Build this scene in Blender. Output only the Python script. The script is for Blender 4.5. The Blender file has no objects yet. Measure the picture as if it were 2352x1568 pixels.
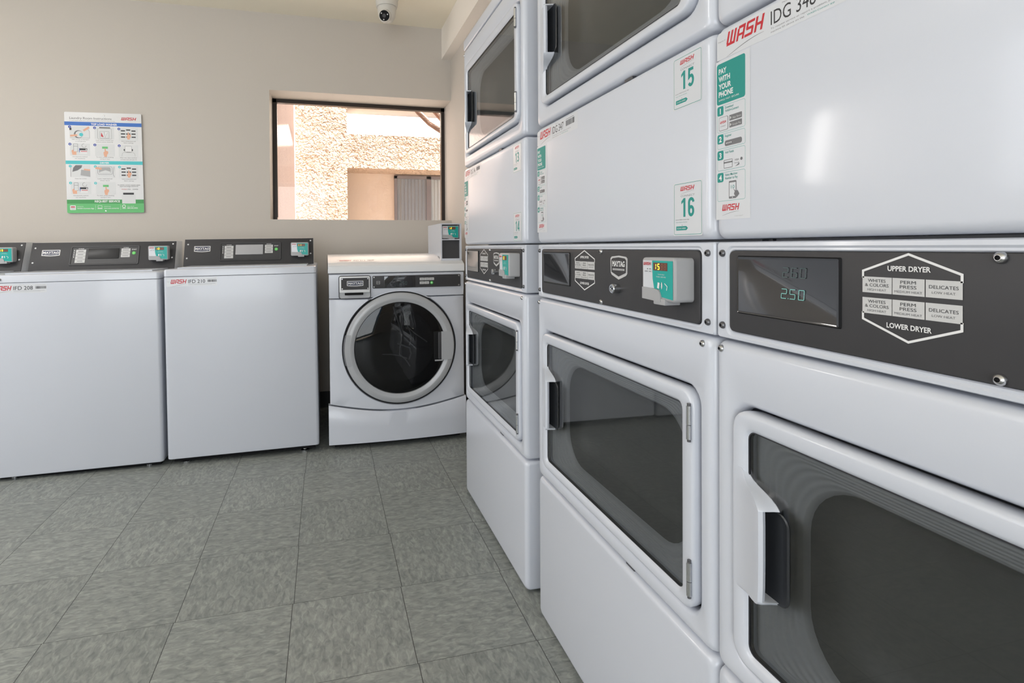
import bpy, bmesh, math, random
from mathutils import Vector, Matrix
random.seed(7)
PI = math.pi
S = bpy.context.scene
COL = S.collection

# ------------------------------------------------------------------ camera
YAW, PITCH, ROLL = 0.2456, -0.00999, 0.00619
FPX, CX, CY, CAMH = 1245.3, 1058.6, 579.2, 1.0006
fwd = Vector((math.sin(YAW)*math.cos(PITCH), math.cos(YAW)*math.cos(PITCH), math.sin(PITCH)))
rgt = Vector((math.cos(YAW), -math.sin(YAW), 0))
dwn = fwd.cross(rgt)
r2 = rgt*math.cos(ROLL) + dwn*math.sin(ROLL)
d2 = -rgt*math.sin(ROLL) + dwn*math.cos(ROLL)
cam_data = bpy.data.cameras.new('camera')
cam = bpy.data.objects.new('camera', cam_data)
COL.objects.link(cam)
M = Matrix((r2, -d2, -fwd)).transposed().to_4x4()
M.translation = Vector((0, 0, CAMH))
cam.matrix_world = M
cam_data.sensor_width = 36.0
cam_data.lens = FPX/2352*36.0
cam_data.shift_x = (1176-CX)/2352
cam_data.shift_y = (CY-784)/2352
cam_data.clip_start = 0.02
S.camera = cam

# ------------------------------------------------------------------ world, sun, daylight, exposure
S.view_settings.view_transform = 'Standard'
S.view_settings.look = 'None'
S.view_settings.gamma = 1.0
S.view_settings.exposure = 0.0
W = bpy.data.worlds.new('sky'); S.world = W; W.use_nodes = True
wn = W.node_tree.nodes; wl = W.node_tree.links; wn.clear()
wo = wn.new('ShaderNodeOutputWorld'); wb = wn.new('ShaderNodeBackground')
sk = wn.new('ShaderNodeTexSky'); sk.sky_type = 'HOSEK_WILKIE'
sk.sun_direction = (0.27, -0.13, 0.95); sk.turbidity = 3.0; sk.ground_albedo = 0.4
wl.new(sk.outputs[0], wb.inputs[0]); wl.new(wb.outputs[0], wo.inputs[0])
wb.inputs[1].default_value = 2.0
sun_d = bpy.data.lights.new('sun', 'SUN'); sun_d.energy = 50.0; sun_d.angle = 0.01; sun_d.color = (1.0, .93, .84)
sun = bpy.data.objects.new('sun', sun_d); COL.objects.link(sun)
SUNDIR = Vector((0.30, -0.135, 0.94)).normalized()
sun.rotation_euler = SUNDIR.to_track_quat('Z', 'Y').to_euler()

def area(name, loc, direction, sx, sy, power, col):
    d = bpy.data.lights.new(name, 'AREA'); d.shape = 'RECTANGLE'; d.size = sx; d.size_y = sy
    d.energy = power; d.color = col
    o = bpy.data.objects.new(name, d); COL.objects.link(o)
    o.location = loc; o.rotation_euler = Vector(direction).to_track_quat('-Z', 'Y').to_euler()
    return o
# daylight through the openings of the room (left window, glazed entrance and window behind the camera)
area('daylight_left_window', (-3.30, 1.25, 1.5), (1, 0, .30), 2.1, 1.3, 37, (.98, .98, 1.0))
area('daylight_entrance', (-1.2, -2.5, 1.15), (0, 1, .32), 2.4, 2.0, 68, (.93, .97, 1.0))
area('daylight_near_window', (.25, 3.67, 1.57), (0, -1, 0), 1.04, .70, 1.8, (1.0, .89, .81))
area('daylight_far_window', (-3.00, 3.66, 1.43), (0, -1, 0), .36, .84, 18, (1.0, .95, .90))

# ------------------------------------------------------------------ materials
MATS = {}
def srgb(r, g, b):
    f = lambda c: (c/255/12.92) if c/255 <= .04045 else ((c/255+.055)/1.055)**2.4
    return (f(r), f(g), f(b))
def mat(name, col, rough=.5, metal=0., coat=0., coat_rough=.1, spec=.5, emit=None, estr=0., bump=None, var=None, alpha=None):
    m = bpy.data.materials.new(name); m.use_nodes = True
    nt = m.node_tree; b = nt.nodes['Principled BSDF']
    b.inputs['Base Color'].default_value = (*col, 1)
    b.inputs['Roughness'].default_value = rough
    b.inputs['Metallic'].default_value = metal
    b.inputs['Coat Weight'].default_value = coat
    b.inputs['Coat Roughness'].default_value = coat_rough
    b.inputs['Specular IOR Level'].default_value = spec
    if emit:
        b.inputs['Emission Color'].default_value = (*emit, 1); b.inputs['Emission Strength'].default_value = estr
    tc = None
    if bump or var:
        tc = nt.nodes.new('ShaderNodeTexCoord')
    if bump:
        sc, st, dist = bump
        n = nt.nodes.new('ShaderNodeTexNoise'); n.inputs['Scale'].default_value = sc; n.inputs['Detail'].default_value = 4
        bp = nt.nodes.new('ShaderNodeBump'); bp.inputs['Strength'].default_value = st; bp.inputs['Distance'].default_value = dist
        nt.links.new(tc.outputs['Object'], n.inputs['Vector']); nt.links.new(n.outputs[0], bp.inputs['Height'])
        nt.links.new(bp.outputs[0], b.inputs['Normal'])
    if var:
        sc, amt = var
        n = nt.nodes.new('ShaderNodeTexNoise'); n.inputs['Scale'].default_value = sc; n.inputs['Detail'].default_value = 3
        mx = nt.nodes.new('ShaderNodeMix'); mx.data_type = 'RGBA'
        mx.inputs[6].default_value = (*[c*(1-amt) for c in col], 1); mx.inputs[7].default_value = (*[min(1, c*(1+amt)) for c in col], 1)
        nt.links.new(tc.outputs['Object'], n.inputs['Vector']); nt.links.new(n.outputs[0], mx.inputs[0])
        nt.links.new(mx.outputs[2], b.inputs['Base Color'])
    MATS[name] = m
    return m
enamel = mat('white_enamel', (.60, .625, .69), .28, coat=.35, coat_rough=.09, bump=(260, .02, .001), var=(3, .012))
enamel2 = mat('white_enamel_cabinet', (.62, .635, .67), .4, var=(3, .02))
plasticw = mat('white_plastic', (.74, .75, .77), .32, coat=.2, coat_rough=.15, var=(5, .01))
reflgrey = mat('bowl_reflection_grey', (.11, .11, .115), .35, var=(9, .3))  # grey of the imitated reflections in the round door
ringgrey = mat('silver_ring_plastic', (.40, .41, .43), .3, coat=.3, coat_rough=.15, var=(5, .02))
panelblk = mat('charcoal_panel', (.046, .045, .048), .45, spec=.3, var=(40, .05), bump=(900, .03, .0005))
bezelblk = mat('charcoal_bezel', (.052, .052, .056), .4, spec=.35, var=(30, .05))
dispblk = mat('display_glass', (.016, .017, .020), .06, coat=1, coat_rough=.02, var=(5, .05))
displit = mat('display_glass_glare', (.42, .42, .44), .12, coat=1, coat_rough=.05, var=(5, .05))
dispsoft = mat('matt_display', (.018, .018, .020), .3, spec=.3, var=(5, .05))
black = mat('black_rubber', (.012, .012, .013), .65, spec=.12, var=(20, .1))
handleblk = mat('dark_pocket', (.022, .024, .028), .3, var=(10, .1))
steel = mat('steel', (.55, .55, .56), .25, metal=1, var=(60, .08))
darksteel = mat('dark_steel', (.16, .16, .17), .35, metal=.8, var=(60, .08))
chrome = mat('chrome', (.62, .63, .65), .18, metal=1, var=(30, .05))
readergrey = mat('reader_grey', (.37, .37, .38), .42, var=(30, .03))
teal = mat('teal_print', srgb(0, 138, 130), .45, var=(20, .02))
tealr = mat('teal_reader_print', srgb(5, 160, 152), .35, var=(20, .02))
paper = mat('white_print', (.74, .74, .75), .4, var=(10, .01))
labelw = mat('white_label', (.63, .645, .68), .3, coat=.25, var=(10, .01))
red = mat('red_print', srgb(190, 30, 45), .4, var=(20, .02))
ink = mat('black_print', (.02, .02, .025), .5, var=(20, .02))
inkgrey = mat('grey_print', (.16, .16, .17), .5, var=(20, .02))
inkpale = mat('pale_grey_print', (.38, .38, .39), .5, var=(20, .02))
silverprint = mat('silver_print', (.55, .55, .55), .45, var=(20, .02))
whiteprint = mat('panel_white_print', (.75, .75, .75), .45, var=(20, .02))
navy = mat('navy_print', srgb(28, 34, 70), .4, var=(20, .02))
green = mat('green_button', srgb(95, 205, 95), .4, var=(20, .02))
yellow = mat('yellow_digits', (.9, .75, .05), .4, emit=(1.0, .85, .05), estr=.9)
amber = mat('unlit_digit_window', srgb(96, 62, 50), .3, var=(20, .03))
amberdim = mat('unlit_digits', srgb(140, 84, 62), .4, var=(20, .03))
digits = mat('teal_digits', (.1, .3, .28), .4, emit=(.28, .62, .56), estr=.34)
digitsdim = mat('teal_digits_dim', (.03, .05, .05), .4, emit=(.22, .40, .38), estr=.10)
linerm = mat('door_liner_grey', (.33, .34, .35), .4, spec=.3, var=(6, .05))
bowlm = mat('door_bowl_grey', (.095, .097, .094), .45, spec=.2, var=(4, .15))
blue = mat('blue_print', srgb(52, 108, 190), .5, var=(20, .02))
bluedot = mat('blue_dot_print', srgb(40, 70, 160), .5, var=(20, .02))
cyan = mat('turquoise_print', srgb(72, 190, 196), .5, var=(20, .02))
dkgreen = mat('dark_green_print', srgb(66, 150, 84), .5, var=(20, .02))
ltgreen = mat('light_green_print', srgb(100, 185, 115), .5, var=(20, .02))
skin = mat('hand_print', srgb(222, 168, 140), .5, var=(20, .02))
palegrey = mat('picture_grey_print', (.66, .67, .68), .5, var=(20, .02))
wallm = mat('painted_plaster', (.54, .50, .455), .7, bump=(120, .12, .003), var=(.7, .03))
soffm = mat('painted_soffit', (.84, .79, .73), .7, bump=(120, .12, .003), var=(.7, .03))
ceilm = mat('painted_ceiling', (.90, .84, .70), .8, bump=(160, .15, .003), var=(.8, .03))
basem = mat('rubber_baseboard', (.03, .028, .026), .5, var=(8, .15))
framem = mat('bronze_window_frame', (.035, .026, .022), .35, metal=.3, var=(8, .1))
framegrey = mat('far_window_frame', (.20, .18, .19), .4, var=(8, .1))
blindm = mat('far_blinds', (.42, .42, .45), .6, var=(3, .1))
camwhite = mat('camera_plastic', (.62, .60, .56), .35, var=(5, .03))
barkm = mat('bark', (.21, .12, .085), .8, bump=(30, .6, .02), var=(8, .35))
ledgem = mat('white_ledge', (.80, .78, .76), .7, bump=(40, .3, .01), var=(2, .02))

def glass(name, tint, rough, mixf, ior=1.45):
    m = bpy.data.materials.new(name); m.use_nodes = True; nt = m.node_tree; nt.nodes.clear()
    o = nt.nodes.new('ShaderNodeOutputMaterial'); t = nt.nodes.new('ShaderNodeBsdfTransparent'); t.inputs[0].default_value = (*tint, 1)
    g = nt.nodes.new('ShaderNodeBsdfGlossy'); g.inputs['Roughness'].default_value = rough; g.inputs[0].default_value = (1, 1, 1, 1)
    fr = nt.nodes.new('ShaderNodeFresnel'); fr.inputs[0].default_value = ior
    ml = nt.nodes.new('ShaderNodeMath'); ml.operation = 'MULTIPLY'; ml.inputs[1].default_value = mixf
    mx = nt.nodes.new('ShaderNodeMixShader')
    nt.links.new(fr.outputs[0], ml.inputs[0]); nt.links.new(ml.outputs[0], mx.inputs[0])
    nt.links.new(t.outputs[0], mx.inputs[1]); nt.links.new(g.outputs[0], mx.inputs[2]); nt.links.new(mx.outputs[0], o.inputs[0])
    MATS[name] = m; return m
doorglass = glass('door_glass', (.82, .84, .85), .015, 1.0, 1.62)
winglass = glass('window_glass', (.96, .97, .97), .0, .6)
drumglass = glass('drum_glass', (.55, .55, .56), .02, 1.0)

def stucco(name, col, dist=.03, sc=26):
    m = bpy.data.materials.new(name); m.use_nodes = True; nt = m.node_tree; b = nt.nodes['Principled BSDF']
    b.inputs['Roughness'].default_value = .9; b.inputs['Specular IOR Level'].default_value = .1
    tc = nt.nodes.new('ShaderNodeTexCoord')
    v = nt.nodes.new('ShaderNodeTexNoise'); v.inputs['Scale'].default_value = sc; v.inputs['Detail'].default_value = 2.5; v.inputs['Distortion'].default_value = .8
    big = nt.nodes.new('ShaderNodeTexNoise'); big.inputs['Scale'].default_value = 2.2; big.inputs['Detail'].default_value = 3
    ad = nt.nodes.new('ShaderNodeMath'); ad.operation = 'MULTIPLY_ADD'; ad.inputs[1].default_value = 3.0
    bp = nt.nodes.new('ShaderNodeBump'); bp.inputs['Strength'].default_value = 1; bp.inputs['Distance'].default_value = dist
    nt.links.new(tc.outputs['Object'], v.inputs['Vector']); nt.links.new(tc.outputs['Object'], big.inputs['Vector'])
    nt.links.new(big.outputs[0], ad.inputs[0]); nt.links.new(v.outputs[0], ad.inputs[2])
    nt.links.new(ad.outputs[0], bp.inputs['Height']); nt.links.new(bp.outputs[0], b.inputs['Normal'])
    mx = nt.nodes.new('ShaderNodeMix'); mx.data_type = 'RGBA'
    mx.inputs[6].default_value = (*[c*.94 for c in col], 1); mx.inputs[7].default_value = (*[min(1, c*1.06) for c in col], 1)
    nt.links.new(big.outputs[0], mx.inputs[0]); nt.links.new(mx.outputs[2], b.inputs['Base Color'])
    MATS[name] = m; return m
stuccom = stucco('sunlit_stucco', (.64, .47, .36), .085, 30)
stuccoin = stucco('alcove_stucco', (.68, .56, .47), .006, 18)
pinkm = stucco('pink_stucco', (.62, .50, .47), .006, 40)

def floor_material():
    m = bpy.data.materials.new('vinyl_tile'); m.use_nodes = True; nt = m.node_tree; N = nt.nodes; L = nt.links
    b = N['Principled BSDF']
    def math_(op, a, bb=None, c=None):
        n = N.new('ShaderNodeMath'); n.operation = op
        for i, v in enumerate((a, bb, c)):
            if v is None: continue
            if isinstance(v, (int, float)): n.inputs[i].default_value = v
            else: L.new(v, n.inputs[i])
        return n.outputs[0]
    g = N.new('ShaderNodeNewGeometry'); sp = N.new('ShaderNodeSeparateXYZ'); L.new(g.outputs['Position'], sp.inputs[0])
    T = .3048
    ty = math_('DIVIDE', math_('SUBTRACT', sp.outputs[1], 1.281-T*20), T)
    iy = math_('FLOOR', ty)
    # columns are a hair out of line from row to row, as laid tiles are
    jit = math_('MULTIPLY', math_('SINE', math_('MULTIPLY', iy, 2.3)), .006)
    tx = math_('ADD', math_('DIVIDE', math_('SUBTRACT', sp.outputs[0], .210-T*20), T), jit)
    ix = math_('FLOOR', tx)
    fx = math_('FRACT', tx); fy = math_('FRACT', ty)
    par = math_('MODULO', math_('ADD', ix, iy), 2.0)
    ex = math_('MINIMUM', fx, math_('SUBTRACT', 1.0, fx)); ey = math_('MINIMUM', fy, math_('SUBTRACT', 1.0, fy))
    seam = math_('LESS_THAN', math_('MINIMUM', ex, math_('MULTIPLY', ey, 1.5)), .0029)
    # grain
    cmb = N.new('ShaderNodeCombineXYZ')
    px = math_('ADD', sp.outputs[0], math_('MULTIPLY', ix, 3.7)); py = math_('ADD', sp.outputs[1], math_('MULTIPLY', iy, 5.1))
    def streak(sx, sy, det=3):
        c = N.new('ShaderNodeCombineXYZ'); L.new(math_('MULTIPLY', px, sx), c.inputs[0]); L.new(math_('MULTIPLY', py, sy), c.inputs[1])
        L.new(math_('MULTIPLY', math_('ADD', ix, iy), 1.3), c.inputs[2])
        n = N.new('ShaderNodeTexNoise'); n.inputs['Scale'].default_value = 1; n.inputs['Detail'].default_value = det
        n.inputs['Roughness'].default_value = .6; n.inputs['Distortion'].default_value = .75
        L.new(c.outputs[0], n.inputs['Vector']); return n.outputs[0]
    s1 = streak(34, 78); s2 = streak(78, 34)
    mix = N.new('ShaderNodeMix'); L.new(par, mix.inputs[0]); L.new(s1, mix.inputs[2]); L.new(s2, mix.inputs[3])
    ramp = N.new('ShaderNodeValToRGB'); L.new(mix.outputs[0], ramp.inputs[0])
    e = ramp.color_ramp.elements
    e[0].position = .30; e[0].color = (.170, .184, .178, 1)
    e[1].position = .72; e[1].color = (.345, .360, .336, 1)
    e.new(.50).color = (.245, .260, .246, 1)
    wn_ = N.new('ShaderNodeTexWhiteNoise'); c2 = N.new('ShaderNodeCombineXYZ'); L.new(ix, c2.inputs[0]); L.new(iy, c2.inputs[1]); L.new(c2.outputs[0], wn_.inputs['Vector'])
    br = math_('MULTIPLY_ADD', wn_.outputs['Value'], .10, .95)
    mm = N.new('ShaderNodeMix'); mm.data_type = 'RGBA'; mm.blend_type = 'MULTIPLY'; mm.inputs[0].default_value = 1
    L.new(ramp.outputs[0], mm.inputs[6])
    cb = N.new('ShaderNodeCombineXYZ'); [L.new(br, cb.inputs[i]) for i in range(3)]; L.new(cb.outputs[0], mm.inputs[7])
    m2 = N.new('ShaderNodeMix'); m2.data_type = 'RGBA'; L.new(seam, m2.inputs[0]); L.new(mm.outputs[2], m2.inputs[6]); m2.inputs[7].default_value = (.03, .03, .03, 1)
    L.new(m2.outputs[2], b.inputs['Base Color'])
    b.inputs['Roughness'].default_value = .42
    b.inputs['Specular IOR Level'].default_value = .35
    bp = N.new('ShaderNodeBump'); bp.inputs['Strength'].default_value = .25; bp.inputs['Distance'].default_value = .002
    L.new(mix.outputs[0], bp.inputs['Height']); L.new(bp.outputs[0], b.inputs['Normal'])
    return m
floorm = floor_material()

# ------------------------------------------------------------------ mesh builder
_glyph = {}
def glyphs(s, bold):
    key = (s, bold)
    if key not in _glyph:
        c = bpy.data.curves.new('t', 'FONT'); c.body = s; c.size = 1; c.resolution_u = 3; c.offset = bold
        c.fill_mode = 'FRONT'
        o = bpy.data.objects.new('t', c); me = bpy.data.meshes.new_from_object(o)
        vs = [(v.co.x, v.co.y) for v in me.vertices]; fs = [tuple(p.vertices) for p in me.polygons]
        bpy.data.objects.remove(o); bpy.data.meshes.remove(me); bpy.data.curves.remove(c)
        x0 = min(v[0] for v in vs); x1 = max(v[0] for v in vs); z0 = min(v[1] for v in vs); z1 = max(v[1] for v in vs)
        _glyph[key] = (vs, fs, x0, x1, z0, z1)
    return _glyph[key]

def rr(x0, x1, z0, z1, r, y, k=5):
    """rounded rectangle loop in the x,z plane at depth y"""
    r = max(min(r, (x1-x0)/2-1e-5, (z1-z0)/2-1e-5), 1e-5)
    out = []
    for cx, cz, a0 in ((x1-r, z0+r, -90), (x1-r, z1-r, 0), (x0+r, z1-r, 90), (x0+r, z0+r, 180)):
        for i in range(k+1):
            a = math.radians(a0+90*i/k)
            out.append((cx+r*math.cos(a), y, cz+r*math.sin(a)))
    return out

class MB:
    def __init__(s): s.v = []; s.f = []; s.mi = []; s.mats = []
    def m(s, mt):
        if mt not in s.mats: s.mats.append(mt)
        return s.mats.index(mt)
    def face(s, pts, mt):
        b = len(s.v); s.v += [tuple(p) for p in pts]; s.f.append(tuple(range(b, b+len(pts)))); s.mi.append(s.m(mt))
    def box(s, x0, x1, y0, y1, z0, z1, mt):
        b = len(s.v)
        s.v += [(x0, y0, z0), (x1, y0, z0), (x1, y1, z0), (x0, y1, z0), (x0, y0, z1), (x1, y0, z1), (x1, y1, z1), (x0, y1, z1)]
        for f in ((0, 3, 2, 1), (4, 5, 6, 7), (0, 1, 5, 4), (1, 2, 6, 5), (2, 3, 7, 6), (3, 0, 4, 7)):
            s.f.append(tuple(b+i for i in f)); s.mi.append(s.m(mt))
    def loft(s, loops, mt, cap0=False, cap1=False, closed=True, capmat=None):
        n = len(loops[0]); b = len(s.v)
        for l in loops: s.v += [tuple(p) for p in l]
        mts = mt if isinstance(mt, list) else [mt]*(len(loops)-1)
        for a in range(len(loops)-1):
            for i in range(n if closed else n-1):
                j = (i+1) % n
                s.f.append((b+a*n+i, b+a*n+j, b+(a+1)*n+j, b+(a+1)*n+i)); s.mi.append(s.m(mts[a]))
        if cap0: s.f.append(tuple(b+i for i in reversed(range(n)))); s.mi.append(s.m(mts[0]))
        if cap1: s.f.append(tuple(b+(len(loops)-1)*n+i for i in range(n))); s.mi.append(s.m(capmat or mts[-1]))
    def slab(s, x0, x1, z0, z1, y0, y1, mt, r=.006, e=.004, k=5, seg=3):
        """rounded slab: front face at y0 (towards the viewer), back at y1, edge fillet e"""
        L = [rr(x0, x1, z0, z1, r, y1, k)]
        for i in range(seg+1):
            a = math.radians(90*i/seg); ins = e*(1-math.cos(a)); yy = y0+e*(1-math.sin(a))
            L.append(rr(x0+ins, x1-ins, z0+ins, z1-ins, max(r-ins, .0005), yy, k))
        s.loft(L, mt, True, True)
    def cyl(s, c, axis, r, h, mt, n=20, r2=None):
        ax = Vector(axis).normalized(); u = ax.orthogonal().normalized(); w = ax.cross(u); c = Vector(c)
        r2 = r if r2 is None else r2
        A = [c+u*r*math.cos(2*PI*i/n)+w*r*math.sin(2*PI*i/n) for i in range(n)]
        B = [c+ax*h+u*r2*math.cos(2*PI*i/n)+w*r2*math.sin(2*PI*i/n) for i in range(n)]
        s.loft([A, B], mt, True, True)
    def lathe(s, prof, c, axis, mt, n=32, cap0=True, cap1=True):
        """prof: (distance along axis, radius)"""
        ax = Vector(axis).normalized(); u = ax.orthogonal().normalized(); w = ax.cross(u); c = Vector(c)
        L = [[c+ax*h+u*r*math.cos(2*PI*i/n)+w*r*math.sin(2*PI*i/n) for i in range(n)] for h, r in prof]
        s.loft(L, mt, cap0, cap1)
    def tube(s, pts, rad, mt, n=10):
        L = []
        for i, p in enumerate(pts):
            p = Vector(p); a = Vector(pts[max(i-1, 0)]); b = Vector(pts[min(i+1, len(pts)-1)]); ax = (b-a).normalized()
            u = ax.cross(Vector((.13, .2, .97))).normalized(); w = ax.cross(u)
            r = rad[i] if isinstance(rad, (list, tuple)) else rad
            L.append([p+u*r*math.cos(2*PI*k/n)+w*r*math.sin(2*PI*k/n) for k in range(n)])
        s.loft(L, mt, True, True)
    def prism(s, prof, y0, y1, mt):
        """closed x,z outline extruded from y0 to y1"""
        s.loft([[(x, y0, z) for x, z in prof], [(x, y1, z) for x, z in prof]], mt, True, True)
    # flat graphics in the x,z plane (printing)
    def q(s, x0, z0, x1, z1, y, mt): s.face([(x0, y, z0), (x1, y, z0), (x1, y, z1), (x0, y, z1)], mt)
    def poly(s, pts, y, mt): s.face([(x, y, z) for x, z in pts], mt)
    def rq(s, x0, z0, x1, z1, r, y, mt): s.face(rr(x0, x1, z0, z1, r, y), mt)
    def ring(s, x0, z0, x1, z1, r, w, y, mt):
        s.loft([rr(x0, x1, z0, z1, r, y), rr(x0+w, x1-w, z0+w, z1-w, max(r-w, .0002), y)], mt)
    def disc(s, x, z, r, y, mt, n=20): s.face([(x+r*math.cos(2*PI*i/n), y, z+r*math.sin(2*PI*i/n)) for i in range(n)], mt)
    def line(s, pts, w, y, mt, closed=False):
        P = [Vector(p) for p in pts]; n = len(P); L = []; R_ = []
        for i in range(n):
            a = P[i]-P[i-1] if (i > 0 or closed) else P[1]-P[0]
            b = P[(i+1) % n]-P[i] if (i < n-1 or closed) else P[-1]-P[-2]
            a = a.normalized(); b = b.normalized(); t = (a+b).normalized() if (a+b).length > 1e-6 else a
            nrm = Vector((-t.y, t.x)); k = w/2/max(abs(nrm.dot(Vector((-a.y, a.x)))), .5)
            L.append(P[i]+nrm*k); R_.append(P[i]-nrm*k)
        for i in range(n if closed else n-1):
            j = (i+1) % n; s.poly([R_[i], R_[j], L[j], L[i]], y, mt)
    def squash(s, y0, k):
        """flatten the printed layers: distance from y0 scaled by k"""
        s.v = [(x, y0+(y-y0)*k, z) for x, y, z in s.v]
    def text(s, t, x, z, h, y, mt, align='l', bold=0., shear=0., w=None, sx=1.):
        """h: cap height; w: fit to width"""
        vs, fs, x0, x1, z0, z1 = glyphs(t, bold)
        k = h/.729
        kx = k*sx if w is None else w/(x1-x0)
        wid = (x1-x0)*kx
        ox = x - (0 if align == 'l' else wid/2 if align == 'c' else wid)
        b = len(s.v)
        s.v += [(ox+(vx-x0)*kx+shear*vz*k, y, z+vz*k) for vx, vz in vs]
        for f in fs: s.f.append(tuple(b+i for i in f)); s.mi.append(s.m(mt))
    def fold(s, k, fn):
        s.v = s.v[:k]+[fn(p) for p in s.v[k:]]
    def build(s, name, parent=None, smooth=True, loc=None, angle=32):
        me = bpy.data.meshes.new(name); me.from_pydata(s.v, [], s.f)
        for mt in s.mats: me.materials.append(mt)
        for i, p in enumerate(me.polygons): p.material_index = s.mi[i]; p.use_smooth = smooth and len(p.vertices) <= 8
        bm = bmesh.new(); bm.from_mesh(me); bmesh.ops.recalc_face_normals(bm, faces=bm.faces); bm.to_mesh(me); bm.free()
        if smooth: me.set_sharp_from_angle(angle=math.radians(angle))
        me.update()
        o = bpy.data.objects.new(name, me); COL.objects.link(o)
        if parent: o.parent = parent
        if loc: o.location = loc
        return o

def thing(name, label, cat, loc=(0, 0, 0), rotz=0., group=None):
    o = bpy.data.objects.new(name, None); COL.objects.link(o); o.location = loc; o.rotation_euler = (0, 0, rotz)
    o.empty_display_size = .1
    o['label'] = label; o['category'] = cat
    if group: o['group'] = group
    return o
def tag(o, label, cat, group=None):
    o['label'] = label; o['category'] = cat
    if group: o['group'] = group
    return o
def struct(o): o['kind'] = 'structure'; return o

# ------------------------------------------------------------------ lettering and marks
def wash_logo(mb, x, z, h, y, mt, w=None, swoosh=None):
    """the slanted red word on every machine, built from strokes"""
    t = .21
    B = []
    # W
    B += [(0, .16, t, 1), (.38, .1, .38+t, 1), (.76, 0, .76+t, 1), (.05, 0, .9, .19)]
    # A
    o = 1.12; B += [(o, 0, o+t, .82), (o+.60, 0, o+.60+t, 1), (o+.08, .80, o+.7, 1), (o, .32, o+.7, .48)]
    # S
    o = 2.06; B += [(o+.04, .82, o+.82, 1), (o, .5, o+t, .95), (o+.05, .42, o+.76, .6), (o+.58, .05, o+.58+t, .5), (o-.06, 0, o+.74, .18)]
    # H
    o = 3.0; B += [(o, 0, o+t, 1), (o+.6, 0, o+.6+t, 1), (o, .40, o+.7, .58)]
    W_ = 3.81; k = (w/(W_+.25)) if w else h*.8
    for bi, (x0, z0, x1, z1) in enumerate(B):
        P = [(x0, z0), (x1, z0), (x1, z1), (x0, z1)]
        mb.poly([(x+(a+.28*b)*k, z+b*h) for a, b in P], y-bi*.00001, mt)
    if swoosh:
        P = []
        W2 = (W_+.1)*k
        for i in range(9):
            f = i/8; P.append((x+.02*W2+W2*f, z-h*.75+h*.55*math.sin(f*PI*.55)))
        up = [(a, b) for a, b in P]; dn = [(a, b-h*.045*math.sin((i+.4)/9*PI)-.0001) for i, (a, b) in enumerate(P)]
        for i in range(8): mb.poly([dn[i], dn[i+1], up[i+1], up[i]], y, swoosh)

SEG = {'0': 'abcdef', '1': 'bc', '2': 'abged', '3': 'abgcd', '4': 'fgbc', '5': 'afgcd', '6': 'afgedc', '7': 'abc', '8': 'abcdefg', '9': 'abcdfg'}
def seg7(mb, txt, x, z, h, y, mt, w=None, sh=.08, t=.09):
    w = w or h*.5; T = h*t; cx = x
    for ch in txt:
        if ch == '.':
            mb.q(cx-w*.28, z, cx-w*.28+T*1.3, z+T*1.3, y, mt); continue
        for sgm in SEG[ch]:
            g = T*.6
            P = {'a': (g, h-T, w-g, h), 'b': (w-T, h/2+g/2, w, h-g), 'c': (w-T, g, w, h/2-g/2), 'd': (g, 0, w-g, T),
                 'e': (0, g, T, h/2-g/2), 'f': (0, h/2+g/2, T, h-g), 'g': (g, h/2-T/2, w-g, h/2+T/2)}[sgm]
            x0, z0, x1, z1 = P
            mb.poly([(cx+a+sh*b, z+b) for a, b in ((x0, z0), (x1, z0), (x1, z1), (x0, z1))], y, mt)
        cx += w*1.5

def maytag_word(mb, x, z, w, h, y, mt):
    """slab serif capitals"""
    mb.text('MAYTAG', x, z, h, y, mt, 'c', bold=.03, w=w)
    n = 6; cw = w/6
    # slab serifs
    def sf(cx, zz, ww): mb.q(cx-ww/2, zz, cx+ww/2, zz+h*.1, y-.00002-zz*.00001, mt)
    L = x-w/2
    for fx, zz, ww in ((.025, 0, .07), (.155, 0, .07), (.02, .9, .06), (.16, .9, .06), (.215, 0, .07), (.345, 0, .07), (.37, .9, .07), (.49, .9, .07), (.43, 0, .09), (.585, 0, .09), (.69, 0, .07), (.83, 0, .07)):
        sf(L+fx*w, z+zz*h, ww*w)

def rect_badge(mb, x0, x1, z0, z1, y, edge=whiteprint):
    """rectangular badge with a bowed lower edge"""
    def shape(i):
        P = [(x0+i, z1-i), (x0+i, z0+i+(z1-z0)*.10)]
        for k in range(5):
            f = k/4; P.append((x0+i+(x1-x0-2*i)*f, z0+i*1.0+(z1-z0)*.12*(1-math.sin(f*PI))))
        P += [(x1-i, z1-i)]
        return P
    w = (z1-z0)*.10
    mb.poly(shape(0), y, edge); mb.poly(shape(w), y-.0002, navy if edge is whiteprint else ink)
    maytag_word(mb, (x0+x1)/2, z0+(z1-z0)*.40, (x1-x0)*.86, (z1-z0)*.36, y-.0004, whiteprint)
    mb.q(x0+(x1-x0)*.14, z0+(z1-z0)*.22, x1-(x1-x0)*.14, z0+(z1-z0)*.29, y-.0004, inkpale)

def lines(mb, x0, x1, z, n, dz, h, y, mt, jit=.15):
    """rows of print too small to read"""
    for i in range(n):
        xx = x0; end = x1-(x1-x0)*random.random()*jit
        while xx < end-.0006:
            w = min((.006+.008*random.random())*(x1-x0)/.06, end-xx); mb.q(xx, z-i*dz, xx+w*.86, z-i*dz+h, y, mt); xx += w

def barcode(mb, x0, x1, z0, z1, y, mt):
    x = x0
    while x < x1:
        w = random.choice((.0008, .0012, .002))*(x1-x0)/.04; mb.q(x, z0, min(x+w, x1), z1, y, mt); x += w+random.choice((.0006, .001))*(x1-x0)/.04

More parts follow.
